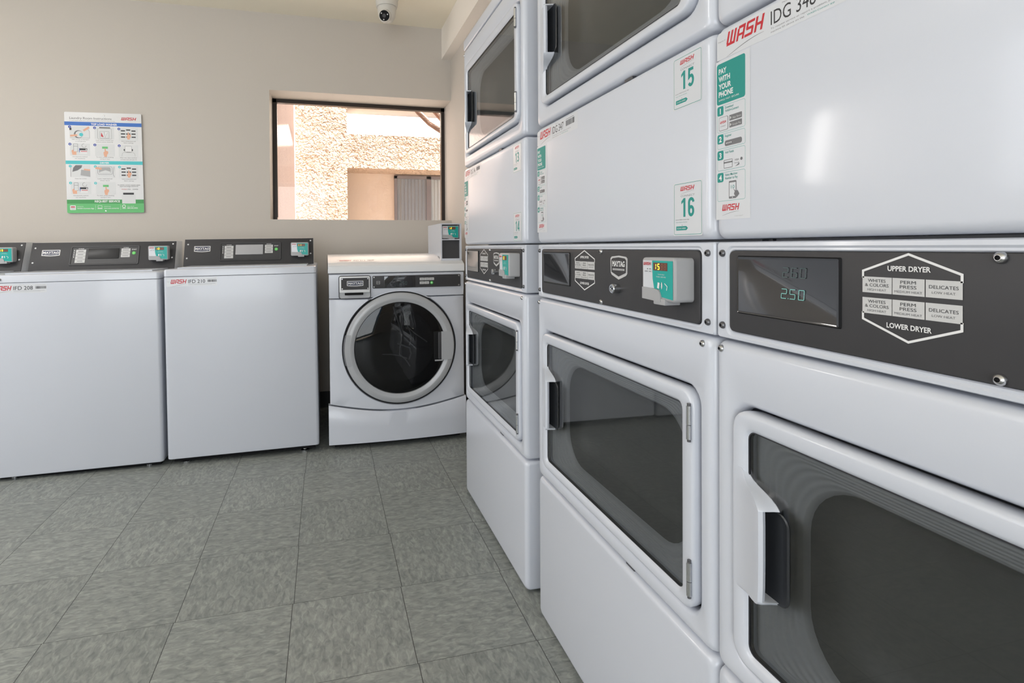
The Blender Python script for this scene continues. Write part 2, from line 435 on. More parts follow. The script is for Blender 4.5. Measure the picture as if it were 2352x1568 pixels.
def bolt(parent, x, y, z, r=.0055, mt=steel, name='screw'):
    mb = MB()
    mb.lathe([(0, r*1.0), (r*.35, r), (r*.75, r*.78), (r*.95, r*.5), (r*.95, r*.42), (r*.6, r*.40)], (x, y, z), (0, -1, 0), mt, 18, False, False)
    mb.disc(x, z, r*.40, y-r*.6, black, 6)
    return mb.build(name, parent)

# ------------------------------------------------------------------ payment reader (part of its machine)
def reader(parent, x, y, z, w, h, p, num, txt=3, tilt=0.):
    """grey reader: back-left-bottom at (x,y,z), width w, height h, sticking out p towards -y"""
    mb = MB()
    k = w/.089
    prof = [(0, 0)]
    # body with a raised lower cup on the left and centre
    mb.slab(x, x+w, z, z+h, y-p, y, readergrey, r=.006*k, e=.004*k)
    body = mb
    yc = y-p-.0028*k
    # lower cup lip
    cup = [(x+.0045*k, z+.001), (x+w*.62, z+.001-.002), (x+w*.62, z+h*.13), (x+w*.585, z+h*.22), (x+w*.52, z+h*.265), (x+w*.40, z+h*.275), (x+.0045*k, z+h*.29)]
    mb.prism(cup, yc, y-p+.001, readergrey)
    mb.slab(x+w*.40, x+w*.74, z-.006*k, z+.004*k, y-p-.002, y-.008, readergrey, r=.002, e=.001)
    b = mb.build('card_reader', parent)
    g = MB(); yy = y-p-.0003
    # printed face: white left, teal right with curved border
    g.q(x+w*.05, z+h*.28, x+w*.40, z+h*.93, yy, labelw)
    P = [(x+w*.95, z+h*.93), (x+w*.34, z+h*.93), (x+w*.345, z+h*.72), (x+w*.355, z+h*.5), (x+w*.40, z+h*.28), (x+w*.57, z+h*.26), (x+w*.60, z+h*.1), (x+w*.95, z+h*.06)]
    g.poly(P, yy-.0003, tealr)
    g.q(x+w*.38, z+h*.70, x+w*.80, z+h*.885, yy-.0006, amber)
    g.build('printed_face', b)
    d = MB()
    if num:
        seg7(d, num, x+w*.395, z+h*.72, h*.145, yy-.0009, yellow, w=w*.072, t=.17)
    seg7(d, '88', x+w*.61, z+h*.72, h*.145, yy-.0008, amberdim, w=w*.060, t=.13)
    d.build('number_display', b)
    if txt:
        l = MB(); y3 = yy-.0009
        wash_logo(l, x+w*.07, z+h*.82, h*.07, y3, red, w=w*.24)
        for dx in (.2, .28): l.disc(x+w*dx, z+h*.73, h*.015, y3, ink, 8)
        l.q(x+w*.11, z+h*.665, x+w*.21, z+h*.68, y3, inkgrey); l.q(x+w*.25, z+h*.665, x+w*.31, z+h*.68, y3, inkgrey)
        if txt > 1:
            l.text('TO PAY HOLD', x+w*.62, z+h*.60, h*.028, y3, paper, 'c')
            l.text('PHONE / CARD HERE', x+w*.62, z+h*.545, h*.028, y3, paper, 'c')
            for i, r_ in enumerate((.5, .8, 1.1)):
                l.line([(x+w*.60+w*.05*r_*math.cos(a), z+h*.36+h*.09*r_*math.sin(a)) for a in [math.radians(-55+22*q_) for q_ in range(6)]], h*.014, y3, paper)
            l.line([(x+w*.72, z+h*.42), (x+w*.80, z+h*.35), (x+w*.78, z+h*.26)], h*.02, y3, paper)
            l.poly([(x+w*.50, z+h*.30), (x+w*.56, z+h*.28), (x+w*.58, z+h*.42), (x+w*.52, z+h*.43)], y3, paper)
        l.build('reader_print', b)
    return b

# ------------------------------------------------------------------ stacked dryer
DW = .686
def door_frame_part(root, zb, side='lower'):
    x0, x1, z0, z1 = .041, .648, zb, zb+.350      # outer of the door
    gx0, gx1, gz0, gz1 = .066, .616, zb+.020, zb+.324
    mb = MB()
    L = [rr(x0+.002, x1-.002, z0+.002, z1-.002, .026, .020), rr(x0, x1, z0, z1, .028, .008), rr(x0, x1, z0, z1, .028, -.001)]
    for i in range(1, 4):
        a = math.radians(30*i); ins = .006*(1-math.cos(a)); L.append(rr(x0+ins, x1-ins, z0+ins, z1-ins, .028-ins, -.001-.006*math.sin(a)))
    L += [rr(gx0-.006, gx1+.006, gz0-.006, gz1+.006, .016, -.0055), rr(gx0-.003, gx1+.003, gz0-.003, gz1+.003, .014, -.004),
          rr(gx0, gx1, gz0, gz1, .012, -.0005), rr(gx0, gx1, gz0, gz1, .012, .020)]
    mb.loft(L, enamel)
    door = mb.build('door', root)
    # thin dark gasket around the pane
    g = MB(); g.loft([rr(gx0, gx1, gz0, gz1, .012, -.0007), rr(gx0+.0016, gx1-.0016, gz0+.0016, gz1-.0016, .0105, -.0007), rr(gx0+.0016, gx1-.0016, gz0+.0016, gz1-.0016, .0105, .006)], ink)
    g.build('gasket', door)
    # glass pane
    p = MB(); p.loft([rr(gx0+.0005, gx1-.0005, gz0+.0005, gz1-.0005, .0115, .004), rr(gx0+.0015, gx1-.0015, gz0+.0015, gz1-.0015, .011, .0005)], doorglass, False, True)
    p.build('glass_pane', door)
    # moulded inner liner: ribs, then the bowl
    ix0, ix1, iz0, iz1 = .143, .585, zb+.052, zb+.286
    L = [rr(gx0-.004, gx1+.004, gz0-.004, gz1+.004, .012, .012)]
    n = 56
    for i in range(n+1):
        f = i/n
        a, b_, c, d = gx0+(ix0-.012-gx0)*f, gx1+(ix1+.012-gx1)*f, gz0+(iz0-.006-gz0)*f, gz1+(iz1+.006-gz1)*f
        ridge = .0006*math.sin(f*2*PI*7.5) if .2 < f < .93 else 0
        L.append(rr(a, b_, c, d, .012+.062*f, .013+.010*f**2+ridge, 8))
    L[0] = rr(gx0-.004, gx1+.004, gz0-.004, gz1+.004, .012, .012, 8)
    for dx, dy in ((.004, .030), (.010, .040), (.018, .052), (.030, .062)):
        L.append(rr(ix0-.012+dx, ix1+.012-dx, iz0-.006+dx, iz1+.006-dx, .072, dy, 8))
    nb = len(L)
    for dx, dy in ((.06, .072), (.10, .078)):
        L.append(rr(ix0+dx, ix1-dx, iz0+dx*.8, iz1-dx*.8, .05, dy, 8))
    mb = MB(); mb.loft(L, [linerm]*(nb-4)+[bowlm]*(len(L)-1-(nb-4)), False, True); mb.build('door_liner', door, angle=60)
    # handle: sheet curling out of the left rail over a dark pocket
    hz0, hz1 = zb+.116, zb+.236
    h = MB()
    def sect(z, reach, out, foot):
        # section at height z: out of the rail, over the crest, back under (foot: where the flank meets the pane, None: open grip)
        xs = .044
        P = [(xs+reach*t, -.0064-out*t**1.7) for t in (0, .14, .28, .42, .56, .70, .84)]
        P += [(xs+.95*reach, -.0062-out*.98), (xs+reach, -.003-out*.92)]
        if foot is None:
            P += [(xs+.97*reach, -out*.78), (xs+.84*reach, .0015-out*.70), (xs+.55*reach, .001-out*.42), (xs+.010, .0), (xs, .002)]
        else:
            w_ = foot-(xs+reach)
            P += [(xs+reach+w_*.30, -.002-out*.62), (xs+reach+w_*.55, -.001-out*.30), (foot, .001), (xs+.5*reach, .004), (xs, .004)]
        return [(x, y, z) for x, y in P]
    prof = [(hz1+.035, .016, .0, .0635), (hz1+.032, .019, .0002, .0655), (hz1+.0275, .022, .0010, .0685), (hz1+.023, .027, .0028, .0740), (hz1+.019, .034, .0056, .0825), (hz1+.015, .044, .0095, .0940), (hz1+.011, .0535, .0130, .1040), (hz1+.0065, .061, .0162, .1115), (hz1+.0025, .0655, .0178, .1160), (hz1, .067, .018, .1175),
            (hz1-.0002, .067, .018, None), (hz1-.02, .0675, .018, None), (hz1-.07, .0675, .018, None), (hz0+.02, .067, .018, None), (hz0+.0032, .066, .018, None),
            (hz0+.003, .066, .018, .117), (hz0-.001, .064, .0172, .114), (hz0-.004, .058, .0145, .106), (hz0-.007, .045, .009, .092), (hz0-.009, .030, .003, .078), (hz0-.011, .016, .0, .0635)]
    if side == 'upper': zf = lambda z: 2*(zb+.176)-z
    else: zf = lambda z: z
    h.loft([[(x, y, zf(z)) for x, y, z in sect(*p_)] for p_ in prof], enamel, True, True)
    ho = h.build('handle', door, angle=50)
    pk = MB()
    pk.loft([rr(.062, .133, hz0+.000, hz1-.001, .016, .0), rr(.064, .130, hz0+.001, hz1-.002, .014, -.0012), rr(.068, .127, hz0+.003, hz1-.003, .014, .0002), rr(.074, .121, hz0+.008, hz1-.008, .010, .0002)], handleblk, False, True)
    pk.build('handle_pocket', door)
    # hinges on the right rail
    for hz in (zb+.055, zb+.300):
        g = MB()
        g.box(.6395, .6435, -.0085, -.001, hz-.026, hz+.024, chrome)
        g.cyl((.6425, -.0095, hz-.026), (0, 0, 1), .0042, .022, chrome, 12)
        g.cyl((.6425, -.0095, hz-.003), (0, 0, 1), .0042, .029, chrome, 12)
        g.cyl((.6425, -.0095, hz-.030), (0, 0, 1), .0030, .060, darksteel, 10)
        g.build('hinge', door)
    return door

def front_panel_with_hole(root, z0, z1, zb, name):
    mb = MB(); x0, x1 = 0.0, DW
    L = [rr(x0, x1, z0, z1, .006, .100), rr(x0, x1, z0, z1, .010, .014)]
    for i in range(1, 6):
        a = math.radians(18*i); ins = .014*(1-math.cos(a)); L.append(rr(x0+ins, x1-ins, z0+ins*.7, z1-ins*.7, .012, .014-.014*math.sin(a)))
    hx0, hx1, hz0, hz1 = .038, .651, zb-.003, zb+.353
    L += [rr(hx0-.009, hx1+.009, hz0-.009, hz1+.010, .036, .0), rr(hx0-.004, hx1+.004, hz0-.004, hz1+.005, .033, .0035), rr(hx0-.001, hx1+.001, hz0-.001, hz1+.001, .031, .010), rr(hx0, hx1, hz0, hz1, .030, .022)]
    mb.loft(L, enamel)
    return mb.build(name, root, angle=40)

def plain_panel(root, name, z0, z1, r=.012, e=.014, tilt=0):
    mb = MB(); L = [rr(0, DW, z0, z1, .006, .100), rr(0, DW, z0, z1, .010, e)]
    for i in range(1, 6):
        a = math.radians(18*i); ins = e*(1-math.cos(a)); L.append(rr(ins, DW-ins, z0+ins*.8, z1-ins*.8, r, e-e*math.sin(a)))
    mb.loft(L, enamel, False, True)
    return mb.build(name, root, angle=40)

def hex_print(mb, x, w, y, upper):
    x0, x1 = x, x+w; xc = (x0+x1)/2; k = w/.094; lw = .0024*k
    if upper: mb.line([(x0, .965), (x0, .9725), (xc, .9905), (x1, .9725), (x1, .965)], lw, y, whiteprint)
    else: mb.line([(x0, .929), (x0, .9215), (xc, .9035), (x1, .9215), (x1, .929)], lw, y, whiteprint)
    if upper: mb.text('UPPER DRYER', xc, .9735, .0052, y, whiteprint, 'c', bold=.028, w=w*.44)
    else: mb.text('LOWER DRYER', xc, .9155, .0052, y, whiteprint, 'c', bold=.028, w=w*.46)
    for zt in ((.9665,) if upper else (.9445,)):
        for i, (a, b, c) in enumerate((('WHITES', '& COLORS', 'HIGH HEAT'), ('PERM', 'PRESS', 'MEDIUM HEAT'), ('DELICATES', None, 'LOW HEAT'))):
            bx0 = x0+w*(0, .327, .664)[i]+(.0006 if i else -.0006); bx1 = x0+w*(.32, .655, 1)[i]+.0006
            mb.q(bx0, zt-.0168, bx1, zt, y, silverprint); bc = (bx0+bx1)/2; bw = bx1-bx0
            yy = y-.0002
            if b:
                mb.text(a, bc, zt-.0055, .0034, yy, ink, 'c', w=bw*(.60 if i == 0 else .48))
                mb.text(b, bc, zt-.0102, .0034, yy, ink, 'c', w=bw*(.80 if i == 0 else .52))
            else:
                mb.text(a, bc, zt-.0082, .0034, yy, ink, 'c', w=bw*.80)
            mb.text(c, bc, zt-(.0146 if b else .0130), .0024, yy, inkgrey, 'c', w=bw*(.86 if i == 1 else .64))

def condensed(mb, txt, cx, z, h, y, mt, pitch=.56):
    """tall condensed numerals drawn as strokes"""
    t = .165*h
    def arc(x, zz, rx, rz, a0, a1, n=12): return [(x+rx*math.cos(math.radians(a0+(a1-a0)*i/n)), zz+rz*math.sin(math.radians(a0+(a1-a0)*i/n))) for i in range(n+1)]
    x0 = cx-h*pitch*(len(txt)-1)/2
    for k, ch in enumerate(txt):
        ox = x0+k*h*pitch-.25*h; yy = y-k*.00001
        def st(pts, closed=False, d=0): mb.line([(ox+a*h, z+b*h) for a, b in pts], t, yy-d*.00002, mt, closed)
        if ch == '1':
            mb.poly([(ox+a*h, z+b*h) for a, b in ((.22, 0), (.39, 0), (.39, 1), (.25, 1), (.05, .84), (.05, .68), (.22, .79))], yy, mt)
        elif ch == '5':
            st([(.46, .92), (.125, .92), (.105, .50), (.20, .565)]+arc(.25, .33, .18, .255, 70, -150), d=0)
        elif ch == '6':
            st(arc(.25, .29, .165, .215, 0, 360, 22)[:-1], True); st(arc(.26, .73, .175, .19, 5, 180)+[(.085, .30)], d=1)
        elif ch == '3':
            st(arc(.23, .72, .165, .20, 155, -80)); st(arc(.23, .29, .175, .21, 80, -155), d=1); mb.q(ox+.15*h, z+.43*h, ox+.27*h, z+.58*h, yy-.00004, mt)
        elif ch == '4':
            st([(.33, .98), (.06, .27)]); st([(.02, .25), (.52, .25)], d=1); mb.q(ox+.29*h, z, ox+.45*h, z+h, yy-.00004, mt)
        elif ch == '7':
            st([(.04, .92), (.44, .92), (.18, 0)])
        elif ch == '8':
            st(arc(.25, .73, .145, .185, 0, 360, 22)[:-1], True); st(arc(.25, .29, .17, .21, 0, 360, 22)[:-1], True, 1)

def number_sticker(root, x0, x1, z0, z1, num):
    mb = MB(); w = x1-x0; h = z1-z0; y = -.0006; c = (x0+x1)/2
    mb.rq(x0-.002, z0-.002, x1+.002, z1+.002, .003, y, labelw)
    y -= .0002
    mb.ring(x0, z0, x1, z1, .003, .0007, y, teal)
    wash_logo(mb, c-w*.27, z1-h*.145, h*.085, y, red, w=w*.52, swoosh=inkgrey)
    mb.text('CONNECT', c, z1-h*.265, h*.040, y, inkgrey, 'c', shear=.2, w=w*.50)
    condensed(mb, num, c, z0+h*.345, h*.365, y, teal, .60)
    mb.text('Launch WASH-Connect App', x0+w*.06, z0+h*.285, h*.020, y, ink, w=w*.50)
    mb.text('Enter Machine Number', x0+w*.08, z0+h*.235, h*.018, y, teal, w=w*.42)
    mb.disc(x0+w*.3, z0+h*.185, h*.008, y, ink, 8)
    mb.poly([(x0+w*.08, z0+h*.085), (x0+w*.46, z0+h*.085), (x0+w*.52, z0+h*.125), (x0+w*.46, z0+h*.165), (x0+w*.08, z0+h*.165)], y, teal)
    mb.text('SCAN HERE', x0+w*.12, z0+h*.11, h*.028, y-.0002, paper, w=w*.32)
    mb.squash(0, .3)
    return mb.build('number_sticker', root, smooth=False)

def header_strip(root, ident):
    mb = MB(); y = -.0006
    mb.poly([(.006, 1.268), (.245, 1.268), (.245, 1.3065), (.010, 1.3065), (.006, 1.3025)], y, labelw)
    y -= .0002
    mb.text('Property of', .0085, 1.293, .0020, y, inkgrey, w=.014)
    wash_logo(mb, .024, 1.283, .0195, y, red, w=.070, swoosh=inkgrey)
    mb.text(ident, .104, 1.282, .0185, y, ink, w=.066)
    mb.text('Machine ID', .122, 1.3025, .0018, y, inkgrey, w=.018)
    mb.text('To request service or report a problem, provide the', .104, 1.2765, .0022, y, inkgrey, w=.105)
    mb.text('machine ID above on the', .104, 1.2720, .0022, y, inkgrey, w=.050)
    mb.text('WASH-Connect app', .158, 1.2720, .0022, y, teal, w=.036)
    barcode(mb, .184, .230, 1.285, 1.298, y, ink)
    mb.q(.184, 1.3005, .226, 1.3015, y, inkgrey)
    mb.squash(0, .3)
    return mb.build('identity_sticker', root, smooth=False)

def pay_strip(root):
    mb = MB(); y = -.0006
    mb.poly([(.0035, 1.0375), (.0695, 1.0375), (.0695, 1.2665), (.0035, 1.2665)], y, labelw)
    # move whole strip into strip coordinates: z given as measured
    y -= .0002
    def Z(z): return z-.018 if z > 1.214 else z-(z-1.037)*.018/.18
    x0, x1 = .0065, .0605
    mb.rq(x0-.001, 1.2035, x1, 1.2625, .0035, y, teal)
    for i, t in enumerate(('PAY', 'WITH', 'YOUR', 'PHONE')):
        mb.text(t, x0+.003, 1.2475-i*.0110, .0078, y-.0002, paper, bold=.03, sx=.80)
    mb.text('SIMPLE. FAST. SECURE.', x0+.003, 1.2085, .0024, y-.0002, paper, w=.040)
    def step(n, z0, z1, t1, t2=None):
        mb.ring(x0, z0, x1, z1, .003, .0004, y, tealr)
        mb.rq(x0, z1-.0135, x0+.0125, z1, .0028, y-.0002, teal)
        mb.text(n, x0+.0062, z1-.0108, .0080, y-.0004, paper, 'c', bold=.03)
        mb.text(t1, x0+.0155, z1-.0055, .0036, y-.0002, teal, bold=.008, sx=.80)
        if t2: mb.text(t2, x0+.0155, z1-.0105, .0036, y-.0002, teal, bold=.008, sx=.80)
    y2 = y-.0003
    step('1', 1.1630, 1.2010, 'Download', 'WASH-Connect')
    mb.rq(x0+.0035, 1.1655, x0+.0215, 1.1850, .0022, y-.0001, inkgrey); mb.rq(x0+.0040, 1.1662, x0+.0205, 1.1845, .002, y-.0002, labelw)
    wash_logo(mb, x0+.0055, 1.1758, .0034, y-.0004, red, w=.0125); mb.text('CONNECT', x0+.0065, 1.1710, .0016, y-.0004, inkgrey, w=.011)
    for zz, t in ((1.1765, 'App Store'), (1.1668, 'Google Play')):
        mb.rq(x0+.0240, zz, x0+.0480, zz+.0080, .001, y-.0002, inkgrey); mb.text(t, x0+.0300, zz+.0022, .0028, y-.0004, silverprint, w=.0165)
        mb.poly([(x0+.0252, zz+.0015), (x0+.0285, zz+.004), (x0+.0252, zz+.0065)], y-.0004, silverprint)
    step('2', 1.1395, 1.1605, 'Register')
    mb.rq(x0+.0150, 1.1420, x0+.0480, 1.1500, .0030, y2, inkgrey)
    for i in range(4): mb.disc(x0+.0185+i*.003, 1.1460, .0009, y2-.0002, paper, 8)
    step('3', 1.1080, 1.1370, 'Add Funds')
    mb.ring(x0+.0130, 1.1105, x0+.0300, 1.1225, .001, .0007, y2, inkgrey); mb.q(x0+.0130, 1.1175, x0+.0300, 1.1195, y2, inkgrey)
    mb.text('VISA', x0+.0340, 1.1185, .0026, y2, inkgrey, shear=.2, w=.008); mb.disc(x0+.0470, 1.1200, .0022, y2, inkgrey, 12)
    mb.poly([(x0+.0350, 1.1105), (x0+.0430, 1.1125), (x0+.0430, 1.1150), (x0+.0395, 1.1130)], y2, inkgrey); mb.text('DISCOVER', x0+.034, 1.1148, .0014, y2, inkgrey, w=.009)
    step('4', 1.0640, 1.1050, 'Select Machine', 'Number to Pay')
    mb.rq(x0+.0230, 1.0665, x0+.0375, 1.0915, .0015, y2, inkgrey); mb.q(x0+.0242, 1.0695, x0+.0363, 1.0890, y2-.0002, labelw)
    mb.text('10', x0+.0275, 1.0805, .0050, y2-.0004, teal, w=.0065)
    mb.disc(x0+.0302, 1.0680, .0008, y2-.0004, paper, 8)
    mb.poly([(x0+.0310, 1.0810), (x0+.0350, 1.0775), (x0+.0400, 1.0770), (x0+.0430, 1.0720), (x0+.0385, 1.0675), (x0+.0350, 1.0700), (x0+.0330, 1.0725), (x0+.0345, 1.0760)], y2-.0005, inkgrey)
    wash_logo(mb, x0+.0090, 1.0500, .0090, y, red, w=.034, swoosh=inkgrey)
    mb.text('© 2019 WASH™', x0+.034, 1.0408, .0016, y, inkpale, w=.016)
    mb.squash(0, .35)
    return mb.build('payment_sticker', root, smooth=False)

def make_dryer(label, loc, up, lo, ident, digit=None, glare=False):
    root = thing('stacked_dryer', label, 'dryer', loc, -PI/2, 'stacked dryers along the right wall')
    # cabinet behind the front panels
    mb = MB()
    mb.box(.012, DW-.012, .098, .74, .012, 1.83, enamel2)
    mb.box(.004, DW-.004, .110, .74, 1.0, 1.825, enamel2)
    mb.box(.004, DW-.004, .110, .74, .020, .99, enamel2)
    mb.box(.02, DW-.02, .035, .06, .012, .05, enamel2)
    mb.build('cabinet', root)
    # base panel, slightly raked rounded top edge
    b = plain_panel(root, 'base_panel', .008, .381)
    front_panel_with_hole(root, .387, .862, .425, 'lower_front_panel')
    door_frame_part(root, .425)
    front_panel_with_hole(root, 1.321, 1.790, 1.368, 'upper_front_panel')
    door_frame_part(root, 1.368, 'upper')
    plain_panel(root, 'middle_panel', 1.0095, 1.3155)
    t = plain_panel(root, 'top_trim', 1.7935, 1.835, .006, .006)
    # shadow gaps: little dark slots by the panel joints
    # control panel: white frame with recessed groove and charcoal plate
    mb = MB(); z0, z1 = .8665, 1.0055
    L = [rr(.001, DW-.001, z0, z1, .004, .100), rr(.001, DW-.001, z0, z1, .004, .006), rr(.003, DW-.003, z0+.0015, z1-.0015, .004, .003),
         rr(.020, .661, .8715, .9995, .012, .0025), rr(.0225, .6585, .8740, .9970, .011, .0045), rr(.025, .656, .8765, .9945, .010, .0042), rr(.0265, .6545, .8780, .9930, .009, .006)]
    mb.loft(L, enamel)
    cp = mb.build('control_frame', root)
    mb = MB(); mb.slab(.0275, .6535, .8790, .9925, .002, .012, panelblk, r=.008, e=.001); mb.build('charcoal_plate', root)
    mb = MB(); mb.loft([rr(.044, .201, .906, .986, .002, .0018), rr(.0455, .1995, .9075, .9845, .002, -.0008)], black, False, False)
    mb.loft([rr(.0455, .1995, .9075, .9845, .002, -.0008), rr(.0475, .1975, .9095, .9825, .0015, -.0004)], dispblk, False, True)
    dp = mb.build('display_window', root)
    if digit:
        d = MB(); seg7(d, digit, .121, .9335, .0125, -.0016, digits, w=.0085, t=.07); seg7(d, '260', .123, .9600, .0125, -.0016, digitsdim, w=.0085, t=.07)
        d.build('price_digits', dp)
    mb = MB(); hex_print(mb, .226, .093, .0014, True); mb.build('upper_cycle_labels', root, smooth=False)
    mb = MB(); hex_print(mb, .226, .093, .0014, False); mb.build('lower_cycle_labels', root, smooth=False)
    # shield badge
    mb = MB(); cx = .418
    def sh(i): return [(cx-.031+i, .976-i), (cx-.026+i, .9795-i), (cx, .9815-i), (cx+.026-i, .9795-i), (cx+.031-i, .976-i), (cx+.030-i, .947+i*.6), (cx+.026-i, .943+i*.6), (cx, .9345+i*1.1), (cx-.026+i, .943+i*.6), (cx-.030+i, .947+i*.6)]
    mb.prism(sh(0), .0008, .0025, silverprint); mb.poly([(a, max(b_, .9405) if abs(a-cx) < .001 else max(b_, .9475)) for a, b_ in sh(.0032)], .0005, panelblk)
    def sh2(i): return [(cx-.026, .976-i), (cx, .9775-i), (cx+.026, .976-i), (cx+.026, .950), (cx, .9455), (cx-.026, .950)]
    maytag_word(mb, cx, .9605, .046, .0105, .0003, whiteprint); mb.q(cx-.022, .9525, cx+.022, .9560, .0003, silverprint)
    mb.text('COMMERCIAL LAUNDRY', cx, .9530, .0022, .0001, ink, 'c', w=.040)
    mb.build('shield_badge', root)
    # key lock
    mb = MB(); mb.lathe([(0, .0092), (.014, .0092), (.0155, .0082), (.0155, .0056), (.014, .0054)], (.415, .002, .917), (0, -1, 0), chrome, 24, False, True)
    mb.disc(.415, .917, .0024, -.0122, black, 10)
    mb.build('key_lock', root)
    reader(root, .550, .002, .911, .090, .070, .034, up, txt=3)
    for x, z in ((.014, .989), (.014, .885), (.6715, .989), (.6715, .885)): bolt(root, x, .0028, z, .0052, darksteel)
    for x, z in ((.348, .9885), (.348, .8845)): bolt(root, x, .002, z, .0052, steel)
    for x, z in ((.013, .851), (.662, .851)): bolt(root, x, .0015, z, .0054, steel)
    bolt(root, .013, .0015, 1.772, .0054, steel)
    header_strip(root, ident); pay_strip(root)
    number_sticker(root, .594, .661, 1.222, 1.302, up2s(up)); number_sticker(root, .594, .661, 1.018, 1.100, lo)
    # small catch slot under the lower door panel
    for cz in (.3815, 1.3158):
        mb = MB(); mb.box(.43, .458, .008, .016, cz, cz+.005, darksteel); mb.build('panel_catch', root)
    return root
def up2s(u): return u

XD = .557
make_dryer('white stacked dryer numbered 13 and 14, beside the front load washer in the corner', (XD-.004, 2.143, 0), '13', '14', 'IDG 346')
make_dryer('white stacked dryer numbered 15 and 16, in the middle of the dryer row', (XD, 1.373, 0), '15', '16', 'IDG 347')
make_dryer('white stacked dryer nearest the camera, with green digits lit on its dark display', (XD, .684, 0), '17', '18', 'IDG 348', digit='2.50')

# ------------------------------------------------------------------ top load washers
TW = .674
def make_top_loader(label, loc, ident, num, glare=False, screw_=False):
    root = thing('top_load_washer', label, 'washing machine', loc, 0, 'top load washers along the back wall')
    root.rotation_euler = (0, math.radians(-.6), 0)
    mb = MB()
    L = []
    def ring_at(z, i, r=.014):
        # horizontal section of the body with rounded front corners
        x0, x1, y0, y1 = i, TW-i, i, .665
        P = []
        for cx, cy, a0 in ((x0+r, y0+r, 180), (x1-r, y0+r, 270)):
            for k in range(5):
                a = math.radians(a0+90*k/4); P.append((cx+r*math.cos(a), cy+r*math.sin(a), z))
        P += [(x1, y1, z), (x0, y1, z)]
        return P
    mb.loft([ring_at(.034, .004), ring_at(.036, .001), ring_at(.040, 0), ring_at(.871, 0), ring_at(.873, .002)], enamel, True, True)
    mb.build('cabinet', root)
    mb = MB()
    mb.loft([ring_at(.8745, .002), ring_at(.8755, 0), ring_at(.900, 0), ring_at(.9045, .001), ring_at(.9075, .004), ring_at(.9085, .008), ring_at(.9085, .016)], enamel, True, True)
    mb.slab(.045, TW-.045, .9085, .914, .06, .33, enamel, r=.001, e=.001)
    mb.build('lid_deck', root)
    # console: sloping charcoal face, white side cheeks
    cx0, cx1 = .008, .656
    zb, zt = .909, 1.050; yf, yt, yb = .330, .385, .50
    mb = MB()
    prof = [(yf, zb), (yt, zt), (yt+.01, zt+.002), (yb, zt+.002), (yb, zb)]
    mb.loft([[(cx0, y, z) for y, z in prof], [(cx1, y, z) for y, z in prof]], plasticw, True, True)
    con = mb.build('console', root)
    # face frame: local coordinates s along the slope, mapped from x,z plane
    dy, dz = yt-yf, zt-zb; ln = math.hypot(dy, dz)
    def onface(m_, name, parent, smooth=True):
        v2 = []
        for x, y, z in m_.v:   # z: 0..ln up the slope ; y: offset (negative = outwards)
            v2.append((x, yf+dy*z/ln+y*dz/ln, zb+dz*z/ln-y*dy/ln*(1)))
        m_.v = v2
        return m_.build(name, parent, smooth)
    H = ln
    f = MB(); f.slab(cx0-.0005, cx1+.0005, .001, H, -.003, .001, panelblk, r=.001, e=.0008); onface(f, 'charcoal_face', con)
    ww = cx1-cx0
    def X(fr): return cx0+ww*fr
    # bezel
    f = MB(); bx0, bx1, bz0, bz1 = X(.262), X(.742), H*.165, H*.865
    f.loft([rr(bx0, bx1, bz0, bz1, .008, -.003), rr(bx0+.002, bx1-.002, bz0+.002, bz1-.002, .007, -.007), rr(bx0+.007, bx1-.007, bz0+.007, bz1-.007, .005, -.0065), rr(bx0+.009, bx1-.009, bz0+.009, bz1-.009, .004, -.004)], bezelblk, False, True)
    bz = onface(f, 'control_bezel', con)
    f = MB()
    f.q(X(.30), H*.27, X(.368), H*.735, -.0045, silverprint)
    for i in range(1, 4): f.q(X(.30), H*(.27+.465*i/4)-.0006, X(.368), H*(.27+.465*i/4)+.0006, -.0047, ink)
    for i in range(4): f.q(X(.315), H*(.27+.465*(i+.42)/4), X(.352), H*(.27+.465*(i+.58)/4), -.0047, inkgrey)
    f.text('CYCLES', X(.334), H*.755, .0042, -.0045, whiteprint, 'c', bold=.02, w=.024)
    f.text('NORMAL', X(.334), H*.66, .0030, -.0049, ink, 'c', w=.022)
    for i in range(4): f.q(X(.287), H*(.45+.075*i), X(.291), H*(.45+.075*i+.055), -.0045, whiteprint)
    onface(f, 'cycle_labels', bz, False); f = MB()
    f.q(X(.612), H*.44, X(.675), H*.755, -.0045, silverprint)
    for i in range(1, 3): f.q(X(.612), H*(.44+.315*i/3)-.0006, X(.675), H*(.44+.315*i/3)+.0006, -.0047, ink)
    for i in range(3): f.q(X(.622), H*(.44+.315*(i+.42)/3), X(.663), H*(.44+.315*(i+.58)/3), -.0047, inkgrey)
    f.text('OPTIONS', X(.643), H*.775, .0040, -.0045, whiteprint, 'c', bold=.02, w=.024)
    f.text('START', X(.702), H*.70, .0046, -.0045, whiteprint, 'c', bold=.03, w=.022)
    onface(f, 'option_labels', bz, False)
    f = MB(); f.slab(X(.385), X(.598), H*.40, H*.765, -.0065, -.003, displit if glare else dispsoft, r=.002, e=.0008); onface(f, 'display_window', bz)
    f = MB(); f.lathe([(0, .0085), (.0015, .0085), (.002, .007)], (X(.702), -.0040, H*.585), (0, -1, 0), green, 20, False, True)
    f.ring(X(.702)-.003, H*.585-.003, X(.702)+.003, H*.585+.003, .003, .0006, -.0064, paper); onface(f, 'start_button', bz)
    f = MB(); rect_badge(f, X(.072), X(.193), H*.52, H*.74, -.0035, whiteprint); onface(f, 'brand_badge', con, False)
    for fx, fz in ((.025, .81), (.022, .30), (.978, .90), (.978, .40)):
        f = MB(); f.lathe([(0, .0042), (.0012, .0036), (.0018, .0018)], (X(fx), -.003, H*fz), (0, -1, 0), paper, 12, False, True); onface(f, 'screw', con)
